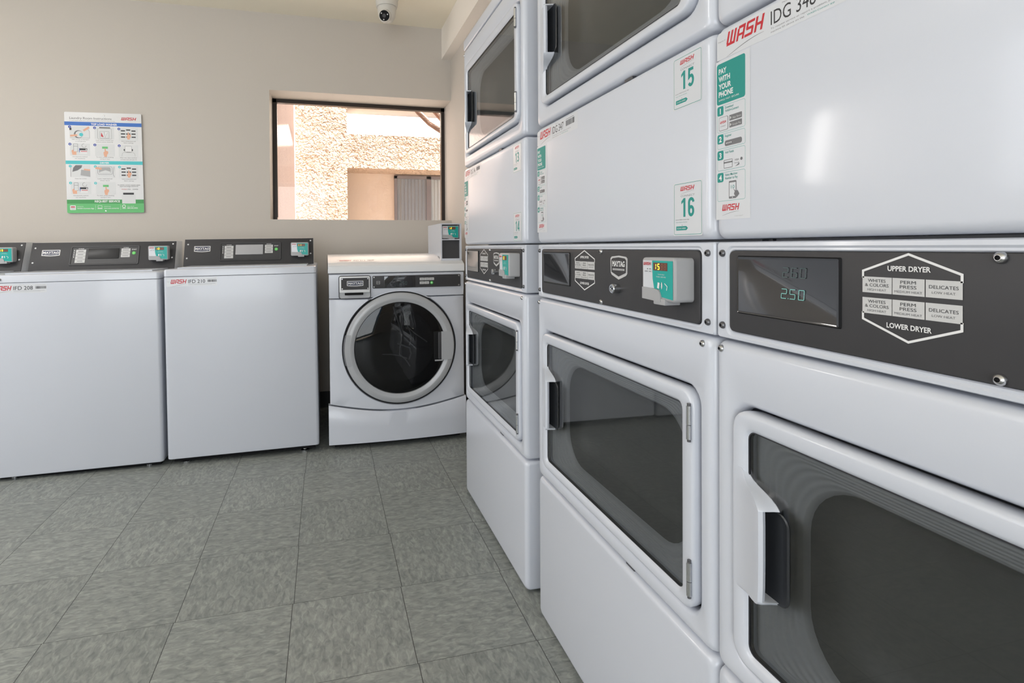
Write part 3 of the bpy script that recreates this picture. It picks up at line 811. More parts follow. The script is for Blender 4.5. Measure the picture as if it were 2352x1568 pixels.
    # reader mounted on the face
    rd = reader(con, X(.822), yf+dy*.42-.004, zb+dz*.33, .092, .072, .036, num, txt=2)
    # identity sticker
    mb = MB(); y = -.0006
    mb.rq(.014, .829, .228, .868, .002, y, labelw)
    y -= .0003
    mb.text('Property of', .016, .851, .0020, y, inkgrey, w=.010)
    wash_logo(mb, .029, .842, .0195, y, red, w=.068, swoosh=inkgrey)
    mb.text(ident, .104, .843, .0170, y, ink, w=.072, bold=.004)
    mb.text('Machine ID', .124, .8635, .0018, y, inkgrey, w=.020)
    mb.q(.104, .8385, .220, .8392, y, inkgrey); mb.q(.104, .8345, .205, .8352, y, inkpale)
    barcode(mb, .186, .226, .846, .857, y, ink); mb.q(.184, .8615, .224, .8622, y, inkgrey)
    mb.squash(0, .35)
    mb.build('identity_sticker', root, smooth=False)
    if screw_: bolt(root, .055, 0, .889, .006, steel)
    # black box standing in for the shade under the cabinet
    mb = MB(); mb.box(.02, TW-.02, .035, .62, .012, .0345, black); mb.build('underside_shade', root, smooth=False)
    # levelling feet
    for x, yy in ((.07, .05), (TW-.07, .05), (.07, .60), (TW-.07, .60)):
        up_ = x*math.tan(math.radians(.6))
        mb = MB(); zf = -loc[2]-up_+.0005
        mb.lathe([(zf, .019), (zf+.006, .019), (zf+.009, .010), (.038, .009)], (x, yy, 0), (0, 0, 1), chrome if yy < .1 else black, 16)
        mb.build('foot', root)
    return root
make_top_loader('white top load washer at the left edge of the view, reader showing 09', (-2.080, 2.742, -.022), 'IFD 207', '09')
make_top_loader('white top load washer with sticker IFD 208, reader showing 10', (-1.400, 2.737, -.018), 'IFD 208', '10', screw_=True)
make_top_loader('white top load washer with sticker IFD 210, next to the front load washer', (-.708, 2.730, -.003), 'IFD 210', '11', glare=True)

# ------------------------------------------------------------------ front load washer
def make_front_loader():
    root = thing('front_load_washer', 'white front load washer with a round dark glass door, in the corner by the window', 'washing machine', (.020, 2.735, 0))
    root.rotation_euler = (0, math.radians(-.2), 0)
    w = .680
    C = (.347, .495); RO = .281
    mb = MB()
    mb.box(.006, w-.006, .078, .66, .03, .90, enamel2); mb.build('cabinet', root)
    mb = MB(); mb.box(.02, w-.02, .03, .62, .008, .032, black); mb.build('underside_shade', root, smooth=False)  # black box in place of the shade below the washer
    mb = MB(); mb.box(.004, w-.004, .022, .070, .15, .238, black); mb.build('seam_shade', root, smooth=False)  # black strip behind the panel gap, supplies the dark of the seam
    # toe panel with the drooping seam
    def seam(x): f = x/w; return .226-.045*math.sin(PI*f)
    n = 24
    def bow(x): return -.016*math.sin(PI*min(max(x/w, 0), 1))**.8
    mb = MB()
    rows = []
    for zf, yo in ((0, .05), (0, .004), (.012, 0), (.5, 0), (.96, 0), (1.0, .006), (1.0, .05)):
        row = []
        for i in range(n+1):
            x = -.008+(w+.016)*i/n; z = .028+(seam(x)-.004-.028)*zf
            row.append((x, bow(x)+yo-.004, z))
        rows.append(row)
    mb.loft(rows, enamel, closed=False)
    for row_i in (0, n):
        mb.face([r_[row_i] for r_ in rows], enamel)
    mb.build('toe_panel', root, angle=45)
    # lower front panel with round opening: polar grid between circle and outline
    mb = MB(); zt = .745
    def outline(a):
        dx, dz = math.cos(a), math.sin(a)
        t = 1e9
        if dx > 1e-6: t = min(t, (w-C[0])/dx)
        if dx < -1e-6: t = min(t, (0-C[0])/dx)
        if dz > 1e-6: t = min(t, (zt-C[1])/dz)
        if dz < -1e-6:
            for _ in range(1):
                tt = .3
                for k in range(30):
                    x = C[0]+dx*tt; tt = (C[1]-(seam(min(max(x, 0), w))+.003))/(-dz)*1.0 if abs(dx) < 1e-6 else tt+.5*((C[1]-(seam(min(max(x, 0), w))+.003))/(-dz)-tt)
                t = min(t, tt)
        return (C[0]+dx*t, C[1]+dz*t)
    N = 120; angs = [2*PI*i/N for i in range(N)]
    for cxy in ((w, zt), (0, zt), (w, .229), (0, .229)):
        a = math.atan2(cxy[1]-C[1], cxy[0]-C[0]) % (2*PI); j = min(range(N), key=lambda i: abs(angs[i]-a)); angs[j] = a
    def P(a, r, yo):
        x = C[0]+r*math.cos(a); z = C[1]+r*math.sin(a); return (x, bow(x)+yo, z)
    outer = [outline(a) for a in angs]
    rin = RO+.004
    def clip(a, r, o):
        ro = math.hypot(o[0]-C[0], o[1]-C[1]); return min(r, ro)
    L = [[(o[0], bow(o[0])+.045, o[1]) for o in outer], [(o[0], bow(o[0])+.004, o[1]) for o in outer],
         [(C[0]+(o[0]-C[0])*.985, bow(o[0]), C[1]+(o[1]-C[1])*.988) for o in outer]]
    for fr in (.5, 0):
        L.append([P(a, max(rin+.004, 0)+fr*max(math.hypot(o[0]-C[0], o[1]-C[1])*.985-rin-.004, 0), 0) for a, o in zip(angs, outer)])
    L += [[P(a, min(rin, math.hypot(o[0]-C[0], o[1]-C[1])), .006) for a, o in zip(angs, outer)], [P(a, rin, .03) for a in angs]]
    mb.loft(L, enamel); mb.build('front_panel', root, angle=40)
    # upper fascia (controls) and top
    mb = MB(); rows = []
    for z, yo in ((.7495, .04), (.7495, .005), (.752, .001), (.765, -.001), (.785, -.006), (.866, -.006), (.869, .0), (.869, .04)):
        rows.append([(w*i/n, bow(w*i/n)*.6+yo, z) for i in range(n+1)])
    mb.loft(rows, enamel, closed=False)
    for i in (0, n): mb.face([r_[i] for r_ in rows], enamel)
    mb.build('control_fascia', root, angle=35)
    mb = MB(); rows = []
    prof = [(.05, .872), (-.004, .8725), (-.009, .876), (-.009, .902), (-.004, .911), (.006, .916), (.012, .9165), (.016, .920), (.030, .926), (.14, .950), (.20, .958), (.24, .960), (.655, .960), (.655, .872)]
    for k, (x, ins) in enumerate(((.012, .010), (-.002, .003), (-.004, 0), (w+.004, 0), (w+.002, .003), (w-.012, .010))):
        rows.append([(x, y+(ins if y < .1 else 0)+bow(min(max(x, 0), w))*0, z-(ins if z > .9 else 0)) for y, z in prof])
    mb.loft(rows, plasticw, True, True, closed=True)
    mb.build('top_cover', root, angle=40)
    YF = -.0165
    # detergent drawer with brand badge
    mb = MB()
    mb.loft([rr(.046, .202, .748, .862, .012, YF+.004), rr(.046, .202, .748, .862, .012, YF-.001), rr(.049, .199, .751, .859, .010, YF-.001), rr(.049, .199, .751, .859, .010, YF+.002)], [ink, ink, ringgrey], False, True)
    dr = mb.build('detergent_drawer', root)
    mb = MB(); mb.slab(.050, .198, .778, .858, YF-.008, YF+.002, plasticw, r=.006, e=.003); mb.slab(.075, .165, .766, .780, YF-.006, YF+.002, black, r=.004, e=.002)
    mb.build('drawer_front', dr)
    mb = MB(); mb.q(.058, .793, .192, .851, YF-.0085, panelblk); rect_badge(mb, .086, .165, .809, .836, YF-.0088, whiteprint); mb.build('brand_badge', dr, smooth=False)
    for x, z in ((.063, .846), (.187, .846), (.063, .798), (.187, .798)):
        mb = MB(); mb.lathe([(0, .004), (.0015, .003)], (x, YF-.0085, z), (0, -1, 0), steel, 12, False, True); mb.build('screw', dr)
    # control strip
    mb = MB(); mb.slab(.211, .660, .796, .858, YF-.0045, YF+.006, panelblk, r=.004, e=.001); cs = mb.build('control_strip', root)
    mb = MB(); mb.slab(.268, .425, .799, .855, YF-.0055, YF, dispblk, r=.001, e=.0005)
    mb.build('display_window', cs)
    mb = MB(); seg7(mb, '250', .345, .811, .016, YF-.0062, digitsdim, w=.009, t=.07)
    mb.q(.300, .825, .322, .8265, YF-.006, inkgrey); mb.q(.327, .829, .340, .8305, YF-.006, inkgrey)
    mb.ring(.230, .817, .247, .832, .001, .0012, YF-.0062, silverprint); mb.q(.232, .824, .245, .8255, YF-.0062, silverprint)
    for x0, x1, zz in ((.447, .470, .837), (.4715, .495, .837), (.4965, .521, .837), (.447, .470, .818), (.4715, .495, .818)):
        mb.q(x0, zz-.006, x1, zz+.007, YF-.0056, silverprint); mb.q(x0+.004, zz-.0012, x1-.004, zz+.0012, YF-.0058, inkgrey)
    mb.build('button_labels', cs, smooth=False)
    mb = MB(); mb.lathe([(0, .0075), (.001, .0075), (.0016, .006)], (.5085, YF-.0050, .818), (0, -1, 0), green, 20, False, True); mb.disc(.5085, .818, .0028, YF-.0068, paper); mb.build('start_button', cs)
    for x, z in ((.218, .851), (.218, .803), (.652, .851), (.652, .803)):
        mb = MB(); mb.lathe([(0, .0042), (.0015, .003)], (x, YF-.0045, z), (0, -1, 0), steel, 12, False, True); mb.build('screw', cs)
    # round door
    c3 = (C[0], -.016, C[1])
    mb = MB(); mb.lathe([(-.012, RO+.003), (.002, RO+.0025), (.002, RO-.004), (-.012, RO-.004)], c3, (0, -1, 0), black, 96, False, False)
    mb.build('door_gap_seal', root)
    mb = MB(); mb.lathe([(-.010, RO-.003), (.004, RO-.003), (.012, RO-.007), (.0155, RO-.013), (.0185, RO-.030), (.018, RO-.034), (.012, RO-.050), (.010, .232), (.004, .230), (-.01, .229)], c3, (0, -1, 0), ringgrey, 96, False, False)
    door = mb.build('round_door', root)
    mb = MB(); mb.lathe([(.002, .2305), (.006, .228), (.011, .20), (.0145, .14), (.016, .07), (.0163, .012)], c3, (0, -1, 0), drumglass, 96, False, True); mb.build('glass_pane', door)
    mb = MB(); mb.lathe([(-.002, .2315), (-.004, .222), (-.030, .205), (-.060, .185), (-.075, .15), (-.080, .08), (-.081, .01)], c3, (0, -1, 0), black, 64, False, True)
    # grey tubes imitating the curved reflections in the glass bowl
    def bx(a, b_): return (.113+(740+a/3.92-812)*.002205, .012, .725-(640+b_/3.92-693)*.0022)
    mb.build('door_bowl', door)
    mb = MB()
    for P_, rad in (([(640, 250), (665, 330), (690, 410), (712, 500), (715, 560), (700, 620), (695, 690), (750, 740), (790, 800)], .0035), ([(700, 230), (735, 320), (765, 420), (798, 500), (800, 560), (785, 610)], .0032),
                    ([(730, 260), (770, 440), (830, 500), (890, 545), (950, 590)], .003), ([(680, 590), (735, 612), (790, 640), (800, 690), (780, 740)], .0040), ([(540, 680), (620, 685), (690, 700), (765, 730)], .0028)):
        mb.tube([bx(*q_) for q_ in P_], rad, reflgrey, 8)
    mb.build('reflection_streaks', door)
    # door handle on the right, hinge on the left
    mb = MB()
    mb.slab(C[0]+.168, C[0]+.205, C[1]-.068, C[1]+.075, -.0325, -.016, black, r=.006, e=.002)
    mb.slab(C[0]+.190, C[0]+.208, C[1]-.066, C[1]+.072, -.036, -.020, bezelblk, r=.005, e=.003)
    hb = []
    for z, s_ in ((-.064, .0), (.0, .0), (.072, .0)):
        pass
    # curved grip following the ring
    prof = []
    for k in range(9):
        z = -.068+.140*k/8; xo = math.sqrt(max((RO-.012)**2-z*z, 0)); prof.append((C[0]+xo, C[1]+z))
    prof += [(C[0]+.206, C[1]+.074), (C[0]+.206, C[1]-.070)]
    mb.prism(prof, -.040, -.030, ringgrey)
    mb.box(C[0]+.172, C[0]+.212, -.038, -.030, C[1]-.075, C[1]-.069, ringgrey)
    mb.build('door_handle', door)
    mb = MB()
    pts = []
    for k in range(9):
        z = -.075+.150*k/8; pts.append((C[0]-math.sqrt((RO-.006)**2-z*z), C[1]+z))
    inn = [(x+.020, z) for x, z in reversed(pts)]
    mb.prism(pts+inn, -.0345, -.020, ringgrey)
    pts2 = [(x-.008, z) for x, z in pts]
    mb.prism(pts2+[(x-.001, z) for x, z in reversed(pts)], -.024, -.010, darksteel)
    mb.build('hinge', door)
    # identity sticker on the sloping top
    mb = MB(); y = -.0006
    mb.q(.040, 0, .235, .052, y, labelw); y -= .0003
    mb.text('Property of', .042, .030, .0020, y, inkgrey, w=.010)
    wash_logo(mb, .052, .018, .022, y, red, w=.060, swoosh=inkgrey)
    mb.text('IFD 212', .122, .018, .020, y, ink, w=.060); barcode(mb, .192, .226, .022, .036, y, ink)
    mb.q(.122, .008, .215, .010, y, inkgrey); mb.q(.140, .044, .165, .0455, y, inkgrey)
    sl = math.atan2(.024, .11)
    mb.v = [(x, .036+z*math.cos(sl)+y_*math.sin(sl)*1, .9275+z*math.sin(sl)-y_*math.cos(sl)+.0004) for x, y_, z in mb.v]
    mb.build('identity_sticker', root, smooth=False)
    # feet
    for x, yy in ((.08, .08), (w-.08, .08), (.08, .6), (w-.08, .6)):
        mb = MB(); mb.cyl((x, yy, -x*math.tan(math.radians(.2))+.0005), (0, 0, 1), .018, .034, black, 14); mb.build('foot', root)
    # payment housing standing on the right of the top
    mb = MB()
    x0, x1, y0, y1, z0, z1 = .572, .683, .040, .400, .930, 1.122
    t = .006
    mb.box(x0, x0+t, y0, y1, z0, z1, enamel); mb.box(x1-t*1.6, x1, y0, y1, z0, z1, enamel)
    mb.box(x0+t, x1-t*1.6, y0, y1, z1-t, z1, enamel); mb.box(x0, x1, y0+.03, y1, z0, z0+.02, enamel)
    mb.box(x0+t, x1-t*1.6, y1-t, y1, z0, z1-t, enamel); mb.box(x0+t, x1-t*1.6, y0, y1-.2, 1.0345, 1.0395, enamel)
    mb.box(x0+t, x1-t*1.6, y0-.002, y0+.05, z0-.006, z0+.008, enamel)
    hs = mb.build('payment_housing', root, smooth=False)
    mb = MB(); mb.box(x0+t, x1-t*1.6, y0+.012, y0+.03, z0+.008, 1.0345, bezelblk); mb.box(x0+t, x1-t*1.6, y0+.05, y0+.06, 1.0395, z1-t, black); mb.build('dark_insert', hs, smooth=False)
    r_ = reader(hs, x0+t+.001, y0+.045, 1.043, .092, .068, .040, '12', txt=2)
    return root
make_front_loader()

# ------------------------------------------------------------------ instruction sign on the back wall
def make_sign():
    root = thing('instruction_sign', 'white instruction sign with blue, turquoise and green bands on the back wall', 'sign', (-1.400, 3.4925, 1.203))
    Wd, Hd = .388, .568
    mb = MB(); mb.slab(0, Wd, 0, Hd, -.004, .004, paper, r=.006, e=.001)
    bd = mb.build('board', root)
    # printed face: coordinates in picture units (0..1005, 0..1335 from top)
    kx, kz = Wd/1005, Hd/1335
    X = lambda u: (u-90)*kx
    Z = lambda v: Hd-(v-115)*kz
    y = -.0045
    g = MB()
    def Q(u0, v0, u1, v1, mt, d=0): g.q(X(u0), Z(v1), X(u1), Z(v0), y-d, mt)
    def T(t, u, v, h, mt, al='c', w=None, **k): g.text(t, X(u), Z(v), h*kz, y-.0006, mt, al, w=None if w is None else w*kx, **k)
    Q(90, 243, 1095, 292, blue); Q(90, 757, 1095, 803, cyan); Q(90, 1272, 1095, 1325, dkgreen)
    g.poly([(X(90), Z(1325)), (X(90), Z(1440)), (X(100), Z(1449)), (X(1085), Z(1449)), (X(1095), Z(1440)), (X(1095), Z(1325))][::1], y, ltgreen)
    T('Laundry Room Instructions', 155, 208, 30, inkgrey, 'l', w=545, bold=.004)
    T('To enter a service request, visit or call us at the numbers below. Have your machine ID ready.', 155, 232, 10, inkgrey, 'l', w=590)
    wash_logo(g, X(822), Z(208), 40*kz, y-.0006, red, w=205*kx)
    T('TOP LOAD WASHER', 600, 283, 27, paper, w=340, bold=.035); T('DRYER', 592, 794, 24, paper, w=120, bold=.035); T('REQUEST SERVICE', 612, 1308, 28, paper, w=330, bold=.035)
    def dot(u, v, mt, t): g.disc(X(u), Z(v), 19*kx, y-.0009, mt); T_(t, u, v)
    def T_(t, u, v): g.text(t, X(u), Z(v+9), 18*kz, y-.0012, paper, 'c', bold=.02)
    def cap(u, v, a, b): T(a, u, v, 13, inkgrey, w=225 if len(a) > 22 else 190); T(b, u, v+24, 13, inkgrey, w=215 if len(b) > 22 else 130)
    cells = [(280, 380), (600, 385), (915, 395), (280, 610), (600, 612), (912, 620)]
    def frame(u, v): Q(u-128, v-80, u+128, v+80, palegrey, .0001)
    def hand(u, v, s=1., up=True):
        g.poly([(X(u-8*s), Z(v-55*s)), (X(u+6*s), Z(v-55*s)), (X(u+8*s), Z(v-25*s)), (X(u+36*s), Z(v-18*s)), (X(u+38*s), Z(v+8*s)), (X(u+22*s), Z(v+30*s)), (X(u+20*s), Z(v+55*s)), (X(u-14*s), Z(v+55*s)), (X(u-22*s), Z(v+22*s)), (X(u-24*s), Z(v-6*s)), (X(u-8*s), Z(v-14*s))], y-.0014, skin)
    def buttons(u, v):
        for du in (-70, 0, 70):
            for i, dv in enumerate((-42, 0, 42)):
                Q(u+du-28, v+dv-(20 if du == 0 and i == 0 else 8)-2, u+du+28, v+dv-(20 if du == 0 and i == 0 else 8)+14, ink, .0006)
        hand(u, v+22, .9)
    def phone(u, v):
        g.ring(X(u-85), Z(v+35), X(u-28), Z(v-72), 6*kx, 4*kx, y-.0008, inkgrey); Q(u-80, v-40, u-33, v-36, inkgrey, .0009)
        g.poly([(X(u-110), Z(v+20)), (X(u-88), Z(v+5)), (X(u-80), Z(v+30)), (X(u-50), Z(v+30)), (X(u-48), Z(v+75)), (X(u-100), Z(v+75))], y-.0014, skin)
        Q(u-12, v-12, u+92, v+14, ink, .0008); Q(u-12, v-12, u-4, v+40, bluedot, .0009); Q(u-2, v+14, u+90, v+62, paper, .0008); Q(u+8, v+25, u+90, v+33, red, .001); Q(u+70, v-4, u+86, v+8, paper, .001)
        g.line([(X(u+52+28*math.cos(a)), Z(v-48+26*math.sin(a))) for a in [i*.6 for i in range(9)]], 7*kx, y-.0008, inkpale)
    def press(u, v):
        Q(u-35, v-60, u+40, v-32, ltgreen, .0008); T('START', u+3, v-40, 12, dkgreen, w=50); hand(u+5, v+20, 1.0)
    # washer row 1
    for u, v in cells: frame(u, v)
    g.disc(X(265), Z(408), 58*kx, y-.0006, inkgrey, 24); g.disc(X(275), Z(408), 48*kx, y-.0009, palegrey, 24); g.disc(X(300), Z(412), 26*kx, y-.0012, cyan, 20)
    g.line([(X(158), Z(430)), (X(250), Z(420))], 24*kz, y-.0013, skin); g.line([(X(405), Z(312)), (X(330), Z(360))], 26*kz, y-.0013, skin)
    g.line([(X(155), Z(458)), (X(408), Z(458)), (X(408), Z(370)), (X(375), Z(325))], 3*kx, y-.0007, inkgrey); Q(152, 325, 178, 355, ink, .0009)
    g.ring(X(512), Z(465), X(695), Z(325), 10*kx, 3*kx, y-.0006, inkgrey); Q(535, 308, 678, 320, ink, .0006); g.ring(X(540), Z(455), X(662), Z(362), 6*kx, 3*kx, y-.0007, inkgrey)
    g.poly([(X(560), Z(375)), (X(590), Z(440)), (X(555), Z(430))], y-.0008, red); g.poly([(X(610), Z(372)), (X(645), Z(380)), (X(625), Z(445)), (X(600), Z(440))], y-.0008, paper); g.line([(X(600), Z(370)), (X(610), Z(445)), (X(640), Z(380))], 4*kx, y-.001, inkgrey)
    buttons(915, 392); phone(280, 605); press(600, 625)
    g.ring(X(865), Z(640), X(955), Z(553), 4*kx, 3*kx, y-.0007, inkgrey); Q(868, 556, 952, 636, paper, .0006); g.line([(X(822), Z(690)), (X(830), Z(650)), (X(860), Z(630)), (X(960), Z(630)), (X(990), Z(650)), (X(1000), Z(690))], 4*kx, y-.0008, inkpale)
    Q(848, 592, 862, 618, ink, .0009); Q(956, 592, 970, 618, ink, .0009); g.line([(X(880), Z(636)), (X(940), Z(636))], 6*kx, y-.001, inkgrey)
    for (u, v), t in zip(((155, 312), (475, 318), (792, 325), (152, 540), (472, 545), (790, 550)), '123456'): dot(u, v, bluedot, t)
    cap(290, 482, 'Add 1/4 cup of detergent', 'or 1 pod inside basket'); cap(600, 487, 'Load clothes loosely and', 'ensure tennis level fill'); cap(915, 492, 'Select temperature and', 'fabric settings')
    cap(275, 710, 'Use payment method', 'on machine'); cap(597, 712, 'To start, press blinking', 'setting or start'); cap(908, 716, 'After use, clean machine', 'and keep fresh with open lid')
    # dryer rows
    for u, v in ((275, 895), (600, 900), (905, 905), (275, 1118), (597, 1120)): frame(u, v)
    g.poly([(X(172), Z(905)), (X(185), Z(850)), (X(215), Z(816)), (X(300), Z(816)), (X(290), Z(850)), (X(240), Z(885))], y-.0006, inkgrey); g.poly([(X(285), Z(875)), (X(400), Z(890)), (X(400), Z(970)), (X(275), Z(950))], y-.0008, inkpale)
    g.line([(X(400), Z(880)), (X(320), Z(872))], 20*kz, y-.001, skin); g.line([(X(150), Z(970)), (X(150), Z(830))], 4*kx, y-.0007, inkgrey)
    g.ring(X(497), Z(938), X(690), Z(832), 22*kx, 4*kx, y-.0006, inkgrey); g.rq(X(515), Z(922), X(668), Z(842), 20*kx, y-.0006, inkpale); g.poly([(X(520), Z(905)), (X(600), Z(880)), (X(665), Z(900)), (X(655), Z(920)), (X(530), Z(920))], y-.0008, palegrey)
    g.line([(X(470), Z(850)), (X(550), Z(862))], 26*kz, y-.001, skin); g.line([(X(715), Z(970)), (X(700), Z(940)), (X(710), Z(835))], 4*kx, y-.0007, inkgrey)
    buttons(907, 905); phone(272, 1120); press(595, 1135)
    for (u, v), t in zip(((147, 830), (468, 832), (785, 835), (144, 1052), (465, 1053)), '12345'): dot(u, v, cyan, t)
    T('Clean lint screen', 277, 1000, 13, inkgrey, w=150); cap(590, 1000, "Load 1 wash load and", 'close door'); cap(905, 1002, 'Select temperature and', 'fabric settings')
    cap(270, 1224, 'Use payment method', 'on machine'); cap(590, 1224, 'To start, press blinking', 'setting or start')
    T('To submit a service request, please', 902, 1082, 14, ink, w=300); T('report the 6-digit machine ID', 902, 1102, 14, ink, w=245)
    T('WASH', 838, 1140, 14, red, w=75); T('IFD', 905, 1140, 14, ink, w=38); T('123456', 985, 1140, 14, ink, w=75)
    Q(805, 1210, 985, 1325, palegrey, .0008); Q(822, 1180, 965, 1206, ink, .0009)
    # footer
    g.rq(X(128), Z(1408), X(202), Z(1348), 8*kx, y-.0006, paper); Q(138, 1362, 192, 1376, red, .0009); Q(138, 1388, 192, 1396, inkpale, .0009)
    T('DOWNLOAD THE', 218, 1370, 12, paper, 'l', w=80); T('WASH-Connect App', 218, 1396, 16, paper, 'l', w=218, bold=.02)
    g.ring(X(485), Z(1385), X(540), Z(1350), 4*kx, 4*kx, y-.0006, paper); Q(480, 1388, 545, 1396, paper, .0006)
    T('CONTACT US AT', 565, 1370, 12, paper, 'l', w=90); T('www.wash.com/service', 565, 1395, 15, paper, 'l', w=195, bold=.02)
    g.line([(X(828+20*math.cos(a)), Z(1362+20*math.sin(a))) for a in [i*.7 for i in range(10)]], 8*kx, y-.0006, paper); Q(805, 1388, 855, 1394, paper, .0006)
    T('CALL US AT', 872, 1370, 12, paper, 'l', w=90); T('800.342.5932', 872, 1395, 17, paper, 'l', w=138, bold=.02)
    Q(453, 1345, 455, 1410, paper, .0003); Q(782, 1345, 784, 1410, paper, .0003)
    g.squash(-.0042, .25)
    g.build('printed_face', bd, smooth=False)
    for u, v in ((600, 155), (588, 1425)):
        mb = MB(); mb.lathe([(0, 12*kx), (.0015, 9*kx), (.002, 4*kx)], (X(u), -.004, Z(v)), (0, -1, 0), steel, 14, False, True); mb.build('screw', bd)
    root.rotation_euler = (0, math.radians(-1.0), 0)
make_sign()

# ------------------------------------------------------------------ dome camera under the ceiling
def make_dome():
    root = thing('security_camera', 'white security camera turret hanging from the ceiling near the window', 'security camera', (.352, 3.10, 2.432))
    mb = MB()
    mb.lathe([(0, .066), (-.010, .068), (-.014, .066), (-.030, .063), (-.040, .062), (-.044, .063), (-.062, .061), (-.072, .058)], (0, 0, 0), (0, 0, 1), camwhite, 40)
    mb.lathe([(-.016, .0675), (-.022, .0675)], (0, 0, 0), (0, 0, 1), camwhite, 40)
    mb.build('mount', root)
    mb = MB(); prof = []
    for k in range(13):
        a = PI/2*k/12; prof.append((-.072-.085*math.sin(a)**1.0*.98, max(.052*math.cos(a)**.55, .001)))
    mb.lathe(prof, (0, 0, 0), (0, 0, 1), camwhite, 40); tu = mb.build('turret', root, angle=60)
    d = Vector((-.30, -.85, -.42)).normalized()
    c = Vector((-.006, -.012, -.120))
    mb = MB()
    mb.lathe([(.018, .034), (.040, .0335), (.044, .030), (.043, .026)], c, d, camwhite, 32, False, True)
    mb.build('lens_hood', tu)
    mb = MB(); mb.lathe([(.0445, .0285), (.047, .026), (.048, .010)], c, d, black, 32, True, True)
    mb.lathe([(.0485, .0115), (.052, .010), (.053, .004)], c, d, bezelblk, 24, True, True)
    u = d.orthogonal().normalized(); w = d.cross(u)
    for a in (.6, 2.7, 4.8):
        p = c+d*.0478+u*.020*math.cos(a)+w*.020*math.sin(a); mb.cyl(p, d, .0035, .001, paper, 10)
    mb.build('lens', tu)
make_dome()

# ------------------------------------------------------------------ room shell
ZC = 2.432; XL, XR, YB, YF_ = -3.30, 1.36, 3.50, -2.55
def sbox(name, boxes, mt, smooth=False):
    mb = MB()
    for b_ in boxes: mb.box(*b_, mt)
    return struct(mb.build(name, smooth=smooth))
sbox('floor', [(XL-.2, XR+.2, YF_-.2, YB+.2, -.06, 0)], floorm)
sbox('ceiling', [(XL-.2, XR+.2, YF_-.2, YB+.2, ZC, ZC+.1)], ceilm)
WX0, WX1, WZ0, WZ1 = -.322, .815, 1.176, 1.966   # near window opening
FX0, FX1 = -3.22, -2.74; FZ0, FZ1 = .97, 1.89                          # far window on the back wall, outside the view
T2 = YB+.24
sbox('wall_back', [(XL-.2, FX0, YB, T2, 0, ZC), (FX1, WX0, YB, T2, 0, ZC), (WX0, WX1+.60, YB, T2, 0, WZ0), (FX0, FX1, YB, T2, 0, FZ0), (FX0, FX1, YB, T2, FZ1, ZC),
                   (WX0, WX1+.60, YB, T2, WZ1, ZC), (WX1, WX1+.60, YB, T2, WZ0, WZ1)], wallm)
sbox('wall_right', [(.815, XR, 2.20, YB, 0, 2.234), (1.335, XR+.2, YF_, 2.2, 0, ZC)], wallm)
sbox('trim_1', [(.755, XR, YF_, YB, 2.234, ZC)], soffm)['label'] = 'painted drywall soffit above the dryers'
LW = (.2, 2.3, .85, 2.15)
sbox('wall_left', [(XL-.15, XL, YF_, LW[0], 0, ZC), (XL-.15, XL, LW[1], YB, 0, ZC), (XL-.15, XL, LW[0], LW[1], 0, LW[2]), (XL-.15, XL, LW[0], LW[1], LW[3], ZC)], wallm)
EW = (-2.4, .1, .05, 2.15)
sbox('wall_front', [(XL-.2, EW[0], YF_-.15, YF_, 0, ZC), (EW[1], XR+.2, YF_-.15, YF_, 0, ZC), (EW[0], EW[1], YF_-.15, YF_, 0, EW[2]), (EW[0], EW[1], YF_-.15, YF_, EW[3], ZC)], wallm)
sbox('baseboard_back', [(XL, .815, YB-.008, YB, 0, .10)], basem)
sbox('baseboard_right', [(.807, .815, 2.20, YB-.008, 0, .10)], basem)

def window(name, x0, x1, z0, z1, y, mull=()):
    mb = MB(); t = .024
    mb.box(x0, x0+t, y, y+.04, z0, z1, framem); mb.box(x1-t, x1, y, y+.04, z0, z1, framem)
    mb.box(x0, x1, y, y+.04, z0-t, z0+.002, framem); mb.box(x0, x1, y, y+.04, z1-t, z1, framem)
    mb.box(x0+t, x0+t+.004, y-.004, y+.02, z0+t, z1-t, framem)
    for m_ in mull: mb.box(m_-.012, m_+.012, y, y+.04, z0, z1, framem)
    o = struct(mb.build(name, smooth=False))
    g = MB(); g.box(x0+t, x1-t, y+.016, y+.020, z0, z1-t, winglass); gp = g.build('glass_pane', o, smooth=False)
    return o
window('window_1', WX0, WX1, WZ0, WZ1, 3.70)
window('window_2', FX0, FX1, FZ0, FZ1, 3.70)

lampm = mat('added_fixture_glow', (.8, .8, .8), .5, emit=(1.0, .98, .95), estr=5.0)  # glow of the added, unseen ceiling fixture
cl = thing('added_ceiling_light', 'added long white ceiling fixture with a glowing diffuser, out of view, brightening the back wall', 'added light', (-2.1, 1.5, ZC))
mb = MB(); mb.box(-.62, .62, -.16, .16, -.03, 0, plasticw); mb.build('fixture_body', cl, smooth=False)
mb = MB(); mb.box(-.60, .60, -.14, .14, -.075, -.03, lampm); mb.build('diffuser', cl, smooth=False)
la = area('added_ceiling_lamp', (-2.1, 1.5, ZC-.085), (0, .25, -1), 1.2, .28, 20, (1.0, .985, .96))  # lamp added out of view to brighten the left wall and floor
# ------------------------------------------------------------------ outside the window
sbox('ground', [(-12, 12, YB+.24, 20, -.25, -.15)], mat('outdoor_paving', (.24, .21, .18), .9, var=(2, .1)))
